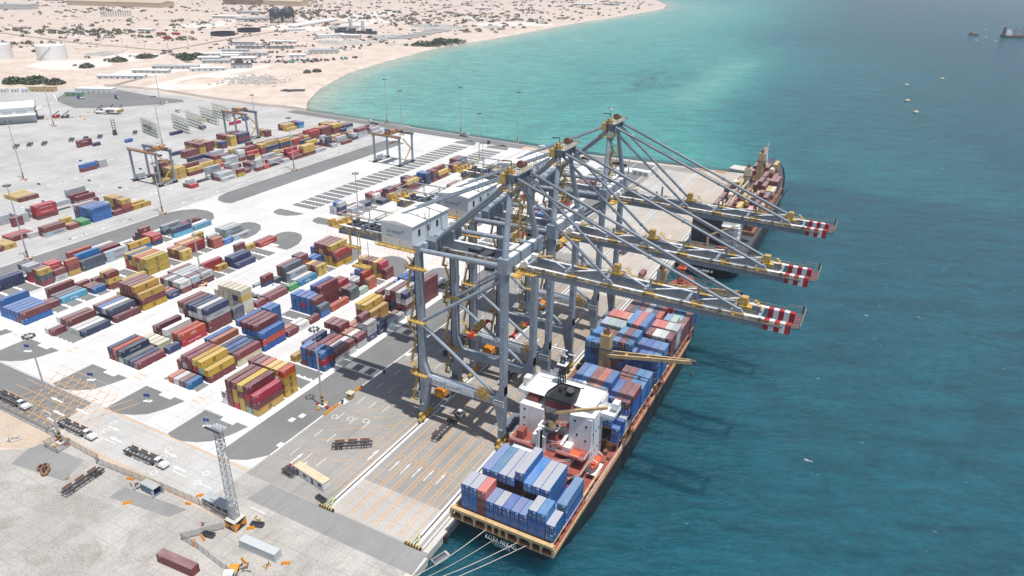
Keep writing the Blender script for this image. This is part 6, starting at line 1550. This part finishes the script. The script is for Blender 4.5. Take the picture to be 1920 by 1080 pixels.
def tank(nm,x,y,r,H,label,mat,roofm,grp,dome=1.5,cat='tank',n=36):
    t=empty(nm,(x,y,-.05),0,label,cat,grp); m=MB(); m.tube((0,0,0),(0,0,H),r,n)
    for k in range(1,5): m.tube((0,0,H*k/5-.1),(0,0,H*k/5+.1),r+.12,n)
    m.build('shell',mat,t,local=True); m=MB(); m.tube((0,0,H),(0,0,H+dome),r+.1,n,0,r*.12); m.rail([(r*math.cos(a*.6),r*math.sin(a*.6),H) for a in range(11)],1,0,9,.15); m.build('roof',roofm,t,local=True)
    m=MB()
    for k in range(9): a=-1.6+.12*k; m.bar((r*1.02*math.cos(a),r*1.02*math.sin(a),H*k/9),(r*1.02*math.cos(a+.12),r*1.02*math.sin(a+.12),H*(k+1)/9),.8,.3)
    m.build('stair',GALV,t,local=True)
tank('storage_tank',-905,490,19,19,'white storage tank, right of the desert pair',ROOFW,ROOFW,'white storage tanks'); tank('storage_tank',-966,448,20,20,'white storage tank cut by the photo edge',ROOFW,ROOFW,'white storage tanks')
for x,y,lb in ((-968,852,'round black-walled basin, left of the pair'),(-981,928,'round black-walled basin, right of the pair')):
    t=empty('round_basin',(x,y,-.05),0,lb,'basin','black walled basins'); m=MB()
    for k in range(40):
        a,b_=2*math.pi*k/40,2*math.pi*(k+1)/40; m.add([(22*math.cos(a),22*math.sin(a),0),(22*math.cos(b_),22*math.sin(b_),0),(22*math.cos(b_),22*math.sin(b_),6),(22*math.cos(a),22*math.sin(a),6),(21*math.cos(a),21*math.sin(a),6),(21*math.cos(b_),21*math.sin(b_),6),(21*math.cos(a),21*math.sin(a),.4),(21*math.cos(b_),21*math.sin(b_),.4)],[(0,1,2,3),(3,2,5,4),(4,5,7,6)])
    m.build('wall',BLACK,t,local=True); m=MB(); m.sheet([(21*math.cos(2*math.pi*k/40),21*math.sin(2*math.pi*k/40)) for k in range(40)],1,0); m.build('liner',DARK,t,local=True)
t=empty('basin_ring',(-1026,821,-.04),0,'thin empty ring wall on the sand beside the basins','basin'); m=MB(); m.ring((0,0),21,.8,.5,0,36); m.build('ring_wall',CONC,t,local=True)
for x,y,lb in ((-1078,1100,'lattice-caged gas sphere, left of the dark pair'),(-1074,1132,'lattice-caged gas sphere, right of the dark pair')):
    t=empty('gas_sphere',(x,y,-.05),0,lb,'gas tank','caged gas spheres'); m=MB(); v=[];f=[];n=16
    for j in range(9):
        p=-math.pi/2+math.pi*j/8
        for k in range(n): a=2*math.pi*k/n; v.append((11*math.cos(p)*math.cos(a),11*math.cos(p)*math.sin(a),19+11*math.sin(p)))
    for j in range(8):
        for k in range(n): q=(k+1)%n; f.append((j*n+k,j*n+q,j*n+n+q,j*n+n+k))
    m.add(v,f); m.build('shell',DARK,t,local=True)
    for k in range(14): a=2*math.pi*k/14; m=MB(); m.bar((13*math.cos(a),13*math.sin(a),0),(13*math.cos(a),13*math.sin(a),26),.9,.9); m.bar((13*math.cos(a),13*math.sin(a),26),(4*math.cos(a),4*math.sin(a),33),.7,.7); m.build('cage_post',BLACK,t,local=True)
for k in range(22):
    u=k/21; t=empty('bullet_tank',(-972-42*u,1036+182*u,-.05),0,'white bullet tank in the long row by the desert road','gas tank','row of white bullet tanks'); m=MB(); m.tube((-9,0,4),(9,0,4),2.6,12); m.tube((-10.4,0,4),(-9,0,4),1.3,12,0,2.6); m.tube((9,0,4),(10.4,0,4),2.6,12,0,1.3); m.build('shell',ROOFW,t,local=True); m=MB(); m.box(-6.6,-6,-1.6,1.6,0,2); m.box(6,6.6,-1.6,1.6,0,2); m.build('saddle',CONC,t,local=True)
for k in range(5):
    t=empty('bullet_tank',(-1160+9*k,1078+11*k,-.05),.6,f'grey gas bullet, {ORD[k]} of five left of the spheres','gas tank','grey gas bullets'); m=MB(); m.tube((-14,0,6),(14,0,6),3.6,12); m.build('shell',GALV,t,local=True); m=MB(); m.box(-9,-8,-2,2,0,3); m.box(8,9,-2,2,0,3); m.build('saddle',DARK,t,local=True)
for k in range(13):
    u=k/12; t=empty('concrete_column',(-1492+34*u,968+50*u,-.05),0,'bare grey column in the lone row on the desert','column','bare desert columns'); m=MB(); m.box(-1,1,-1,1,0,13); m.box(-2.4,2.4,-.5,.5,11,12); m.build('shaft',SHADEW,t,local=True)
for x,y,lb in ((-812,1032,'pale cement silo, left of the batching plant pair'),(-782,1032,'pale cement silo, right of the batching plant pair')):
    t=empty('cement_silo',(x,y,-.05),0,lb,'silo','cement silos'); m=MB(); m.tube((0,0,7),(0,0,24),3.2,14); m.tube((0,0,3),(0,0,7),.6,14,0,3.2); m.build('shell',PANEL,t,local=True); m=MB()
    for sx in (-2.4,2.4):
        for sy in (-2.4,2.4): m.bar((sx,sy,0),(sx,sy,8),.4,.4)
    m.build('leg',DARK,t,local=True)
random.seed(17)
for k in range(9): shed('plant_block',-830+9*k+random.uniform(-3,3),1012+random.uniform(-16,22),random.uniform(8,16),random.uniform(6,10),random.uniform(4,10),random.uniform(0,1.5),f'dark machine block, {ORD[k]} around the batching plant',DARK,DARK,'batching plant blocks',.6,dark=False)
for k in range(8): shed('stacked_slab_row',-668-4*k+random.uniform(-4,4),1000+26*k,46-2*(k%3),6,2.4,.35,f'pale slab row, {ORD[k]} in the striped storage yard',SHADEW,SANDW,'slab rows in the storage yard',.3,dark=False)
for x,y,lb in ((-1064,792,'small red container hut on the open sand, farther'),(-993,750,'small red container hut on the open sand, nearer'),(-1040,806,'red machine beside the ring wall')): shed('red_hut',x,y,14,5,4,.3,lb,REDP,REDP,'red huts on the sand',.4,dark=False)
# vehicles and junk lined up along the beach scrapyard
random.seed(41); kk=0
JM=[RUST,DARK,DARK,GALV,paint('faded_maroon',(.22,.07,.05),.7),paint('faded_teal',(.1,.28,.26),.7),WHITE]
for cx,cy,n,dx,dy in ((-630,640,9,5.5,9),(-612,664,8,5,9),(-590,680,8,4,10),(-575,705,8,4,11),(-668,670,6,6,8),(-775,748,10,7,8),(-745,778,10,7,9),(-790,800,9,6,9),(-700,720,8,6,9),(-640,790,8,4,14),(-655,830,8,3,15)):
    for k in range(n):
        x=cx+dx*(k-n/2)+random.uniform(-3,3); y=cy+dy*(k-n/2)+random.uniform(-3,3); t=empty('derelict_vehicle',(x,y,-.05),random.uniform(0,3.1),'derelict vehicle in the beach scrapyard rows','derelict vehicle','derelict vehicles in the scrapyard'); L=random.uniform(5,11); a,b_=random.sample(JM,2)
        m=MB(); m.box(-L/2,L/2,-1.4,1.4,.5,random.uniform(1.4,2.6)); m.build('load_body',a,t,local=True); m=MB(); m.box(L/2-2.2,L/2+.2,-1.3,1.3,.6,3.2); m.build('cab',b_,t,local=True); kk+=1
for i,(x,y,r,h,lb) in enumerate(((-579,470,22,5,'broad brown sand heap near the beach'),(-572,560,15,6,'pointed brown sand heap, left of three'),(-551,574,13,5.5,'pointed brown sand heap, right of three'),(-560,592,12,5,'small brown sand heap behind the pointed pair'),(-700,880,18,6,'grey gravel heap, left of the roadside row'),(-690,900,16,6,'grey gravel heap, middle of the roadside row'),(-672,918,16,5,'grey gravel heap, right of the roadside row'),(-620,905,8,3,'small grey heap on the beach road, nearer'),(-606,925,8,3,'small grey heap on the beach road, farther'),(-720,1215,34,5,'long dark gravel bank by the striped storage yard'),(-900,565,20,4,'grey silt mound by the white tanks'),(-640,1300,20,6,'dark conical heap by the storage yard'))):
    m=MB(); n=18; v=[(x,y,h)]; 
    for q,(rr,zz) in enumerate(((.45,.6),(.8,.18),(1.0,-.02))):
        for k in range(n): a=2*math.pi*k/n; s=random.uniform(.86,1.12); v.append((x+r*rr*s*math.cos(a),y+r*1.5*rr*s*math.sin(a),h*zz*random.uniform(.8,1.15) if zz>0 else -.08))
    f=[(0,1+k,1+(k+1)%n) for k in range(n)]
    for q in range(2):
        for k in range(n): a=1+q*n+k; b_=1+q*n+(k+1)%n; f.append((a,a+n,b_+n,b_))
    m.add(v,f); tag(m.build('sand_heap',SAND if 'brown' in lb else CONC_OLD,smooth=True),lb,'heap','heaps of sand and gravel')
rb=MB(); random.seed(8)
for k in range(420): 
    x=-536+random.gauss(0,18); y=511+random.gauss(0,16); s=random.uniform(.5,1.8); rb.box(x-s,x+s,y-s*.7,y+s*.7,-.1,s*.7)
tag(rb.build('concrete_rubble',CONC),'field of broken grey concrete rubble on the beach','rubble',None,'stuff')
for x,y,rz,lb in ((-437,485,.6,'dark raft of timber lying at the waterline'),(-446,478,.2,'second dark timber raft at the waterline')):
    t=empty('timber_raft',(x,y,0),rz,lb,'raft'); m=MB(); 
    for k in range(8): m.box(-7,7,-5+1.3*k,-4+1.3*k,.2,.9)
    m.build('deck',DARK,t,local=True)
# ---- bushes and trees
def leafmat(nm,c1,c2):
    m,n,b=newmat(nm); g=N(n,'NewGeometry').outputs['Position']; f=noise(n,g,.8,3,.6); n.links.new(ramp(n,f,[(.35,c1),(.65,c2)]),b.inputs['Base Color']); b.inputs['Roughness'].default_value=.8; b.inputs['Specular IOR Level'].default_value=.2; return m
LEAF=leafmat('dry_foliage',(.10,.105,.07),(.19,.18,.125)); LEAF2=leafmat('mangrove_foliage',(.055,.085,.04),(.12,.15,.075))
def leaves(mb,x,y,r,h,n,z0=.3,ls=.9):
    for k in range(n):
        a=random.uniform(0,6.283); u=random.random()**.5*r; zz=z0+random.random()**.8*h*math.sqrt(max(.05,1-(u/r)**2)); c=Vector((x+u*math.cos(a),y+u*math.sin(a),zz)); d=Vector((random.gauss(0,1),random.gauss(0,1),random.gauss(0,.6))).normalized(); e=d.cross(Vector((random.gauss(0,1),random.gauss(0,1),random.gauss(0,1)))).normalized(); s=ls*random.uniform(.6,1.4)
        mb.add([c-d*s-e*s*.6,c+d*s*.3-e*s*.8,c+d*s+e*s*.2,c-d*s*.2+e*s*.8],[(0,1,2,3)])
def bush(x,y,r,h,label,grp,mat=LEAF,n=150,trunks=2):
    t=empty('shrub',(x,y,-.05),0,label,'shrub',grp); m=MB(); leaves(m,0,0,r,h,n,.2,max(.55,r*.16)); m.build('crown',mat,t,local=True); m=MB()
    for k in range(trunks): a=2.4*k+random.random(); m.tube((0,0,0),(r*.4*math.cos(a),r*.4*math.sin(a),h*.6),.2+.03*r,5,0,.06)
    m.build('trunk',RUST,t,local=True)
random.seed(77)
for x,y,r,h,lb in ((-724,358,14,8,'dense dark tree clump behind the tan cabins'),(-744,344,12,7,'dark tree clump left of the tan cabins'),(-700,366,10,6,'green tree clump right of the tan cabins'),(-768,602,12,7,'dark thicket left of the hut cluster'),(-752,612,12,7,'second dark thicket left of the hut cluster'),(-745,588,9,6,'green thicket in front of the barrack'),(-791,465,9,5,'round grey green bush on the pale sand'),(-811,525,12,5,'flat bush cluster beside the road bend'),(-813,570,13,5,'flat bush cluster beyond the road bend'),(-668,612,6,5,'green tree among the hut cluster'),(-655,600,6,5,'green tree in front of the hut cluster'),(-521,591,5,4,'bush at the beach edge, nearer of two'),(-517,605,6,4,'bush at the beach edge, farther of two')):
    bush(x,y,r,h,lb,'trees and bushes of the desert shore',LEAF2 if 'dark' in lb or 'thicket' in lb else LEAF,260)
mg=empty('mangrove_thicket',(-566,968,-.05),0,'long green mangrove thicket at the shoreline','thicket'); m=MB()
for k in range(16): leaves(m,random.uniform(-14,14),-44+6*k,random.uniform(9,17),random.uniform(5,8),130,.2,1.7)
m.build('crown',LEAF2,mg,local=True); m=MB()
for k in range(14): m.tube((random.uniform(-10,10),-40+6*k,0),(random.uniform(-10,10),-40+6*k,4),.3,5)
m.build('trunk',RUST,mg,local=True)
random.seed(99); mid=0
for y0,y1,xa,xb,n in ((1000,2100,-760,-575,26),(1350,2300,-1000,-700,20)):
    for k in range(n):
        y=random.uniform(y0,y1); x=random.uniform(xa,xb)
        if x>shore_x(y)-14: continue
        bush(x,y,random.uniform(4,9),random.uniform(3,6),'lone grey green bush on the pale dunes above the bay','lone dune bushes',LEAF,70,1)
sb=MB(); random.seed(123)
for k in range(900):
    y=random.uniform(480,2600); x=random.uniform(-2300,-560)
    if x>shore_x(y)-25 or (x>-800 and y<900) : continue
    cl=random.random()<.35
    for j in range(random.randint(3,7) if cl else 1):
        xx=x+random.uniform(-26,26)*cl; yy=y+random.uniform(-26,26)*cl; r=random.uniform(1.6,5.5)
        leaves(sb,xx,yy,r,r*.8,16,.1,r*.38)
for cx,cy,rx,ry,n in ((-1000,900,0,0,0),(-1180,760,60,26,60),(-1230,700,70,20,40),(-960,1330,130,60,80),(-860,1500,120,60,70),(-1180,1300,140,90,110)):
    for k in range(n): r=random.uniform(2,6); leaves(sb,cx+random.gauss(0,1)*rx,cy+random.gauss(0,1)*ry,r,r*.8,18,.1,r*.38)
tag(sb.build('desert_scrub',LEAF),'grey green scrub dotted all over the pale desert','scrub',None,'stuff')
dj=MB(); random.seed(55)
for k in range(260):
    x=random.uniform(-1180,-640); y=random.uniform(560,1250)
    if x>shore_x(y)-60: continue
    s=random.uniform(.8,3.2); dj.box(x-s,x+s,y-s*.6,y+s*.6,-.1,s*random.uniform(.4,.9),k%4)
tag(dj.build('desert_debris',[DARK,RUST,GALV,SANDW]),'scattered dark debris and small junk across the shore sand','debris',None,'stuff')
random.seed(66)
for k in range(24):
    pts=None
for i in range(16):
    x,y=[(-1000,660),(-1050,676),(-950,650),(-900,648)][i%4]; 
# power poles along the desert road
for k in range(9):
    u=k/8; x=-1312+450*u; y=652-4*u; t=empty('power_pole',(x,y,0),0,'thin power pole beside the desert road','pole','power poles on the desert road'); m=MB(); m.bar((0,0,0),(0,0,11),.35,.35); m.bar((0,-1.4,10.2),(0,1.4,10.2),.25,.25); m.build('post',DARK,t,local=True)
# ---- ship at anchor, tender and buoys
sh=empty('anchored_ship',(0,0,0),0,'dark rusty ship at anchor far out near the photo edge','ship')
h=MB(); loft_hull(h,[(-34,0,5,3,6,6),(-28,0,8.4,6,5,2),(-10,0,9,8.6,4,0),(14,0,9,8.6,4,0),(26,0,7,4.6,5.4,-1),(36,0,.6,.2,8,-5)],-1.5,0,1); h.build('hull',[HULL,DECKR],sh,local=True)
h=MB(); h.box(-6,6,-26,-14,5,12); h.box(-5,5,-24,-16,12,16); h.build('bridge_house',WHITE,sh,local=True)
h=MB(); h.box(-2,2,-30,-26,6,21); h.build('funnel',BLACK,sh,local=True)
h=MB()
for y_ in (-4,12): h.bar((0,y_,4),(0,y_,22),.9,.9); h.bar((0,y_,18),(5,y_+11,12),.5,.5); h.bar((0,y_,18),(-5,y_-9,12),.5,.5)
for k in range(14): s=random.uniform(.8,2); h.box(random.uniform(-6,6)-s,random.uniform(-6,6)+s,-8+2.4*k,-7+2.4*k+s,4,4+s)
h.build('derrick',RUST,sh,local=True)
sh.location=(372,1830,WZ); sh.rotation_euler=(0,0,R(-62))
td=empty('work_boat',(292,1841,WZ),R(-40),'small rusty work boat beside the anchored ship','boat')
h=MB(); h.prism([(-9,0),(9,0),(12,3.4),(-9.5,2.6)],-4,4,0,'y'); h.box(-7,1,-2.6,2.6,2.8,6.6,1); h.bar((-3,0,6.6),(-3,0,12),.3,.3,0); h.build('hull',[RUST,TAN],td,local=True)
for i,(x,y) in enumerate(((178.6,957.7),(221,1048.2),(182.3,828.3),(192.1,754.9),(291.4,1700),(323.6,2000),(314.1,1790),(326.5,1713.5))):
    t=empty('mooring_buoy',(x,y,WZ),0,'round cream mooring buoy afloat off the terminal' if i<4 else 'tiny cream buoy near the anchored ship','buoy','cream mooring buoys' if i<4 else 'buoys by the anchored ship'); m=MB(); m.tube((0,0,-.6),(0,0,1.0),2.6,16); m.tube((0,0,1.0),(0,0,1.5),1.9,16,0,1.2); m.tube((0,0,1.5),(0,0,2.2),.4,8); m.build('float_body',paint('buoy_cream',(.7,.62,.42),.6) if i==0 else bpy.data.materials['buoy_cream'],t,local=True); m=MB(); m.tube((0,0,-.7),(0,0,.2),2.72,16); m.build('fender_band',DARK,t,local=True)
# low concrete pier off the north end of the quay
pr=empty('mooring_dolphin',(76,412,0),R(-6),'pale concrete mooring platform beyond the quay end','platform'); m=MB(); m.box(-7,10,-3,9,-1.2,0); m.build('deck',CONC,pr,local=True); m=MB()
for x in (-5,2,8):
    for y in (-1,7): m.tube((x,y,-6),(x,y,-1.2),.8,10)
m.build('pile',CONC,pr,local=True)
for i,(x,y,lb) in enumerate(((47,232,'white low trailer with red end on the far apron, left'),(58,205,'white low trailer with red end on the far apron, right'),(54,392,'orange barrier block at the quay end, left'),(66,393,'orange barrier block at the quay end, right'))):
    if i<2: trailer(x,y,R(80),lb,ORANGE,7)
    else: barrier(x,y,8,0,lb)
# ================================================================ AIR
hz=MB(); hz.box(-7000,2500,-700,5600,-12,205); ho=hz.build('haze',None if False else bpy.data.materials.new('haze_air'))
hm=ho.data.materials[0]; hm.use_nodes=True; hn=hm.node_tree
for x in list(hn.nodes):
    if x.type!='OUTPUT_MATERIAL': hn.nodes.remove(x)
pv=hn.nodes.new('ShaderNodeVolumePrincipled'); pv.inputs['Color'].default_value=(.86,.92,1,1); pv.inputs['Density'].default_value=.00011; pv.inputs['Anisotropy'].default_value=.2
hn.links.new(pv.outputs[0],[x for x in hn.nodes if x.type=='OUTPUT_MATERIAL'][0].inputs['Volume']); tag(ho,'thin pale sea haze over the whole port','haze',None,'stuff')
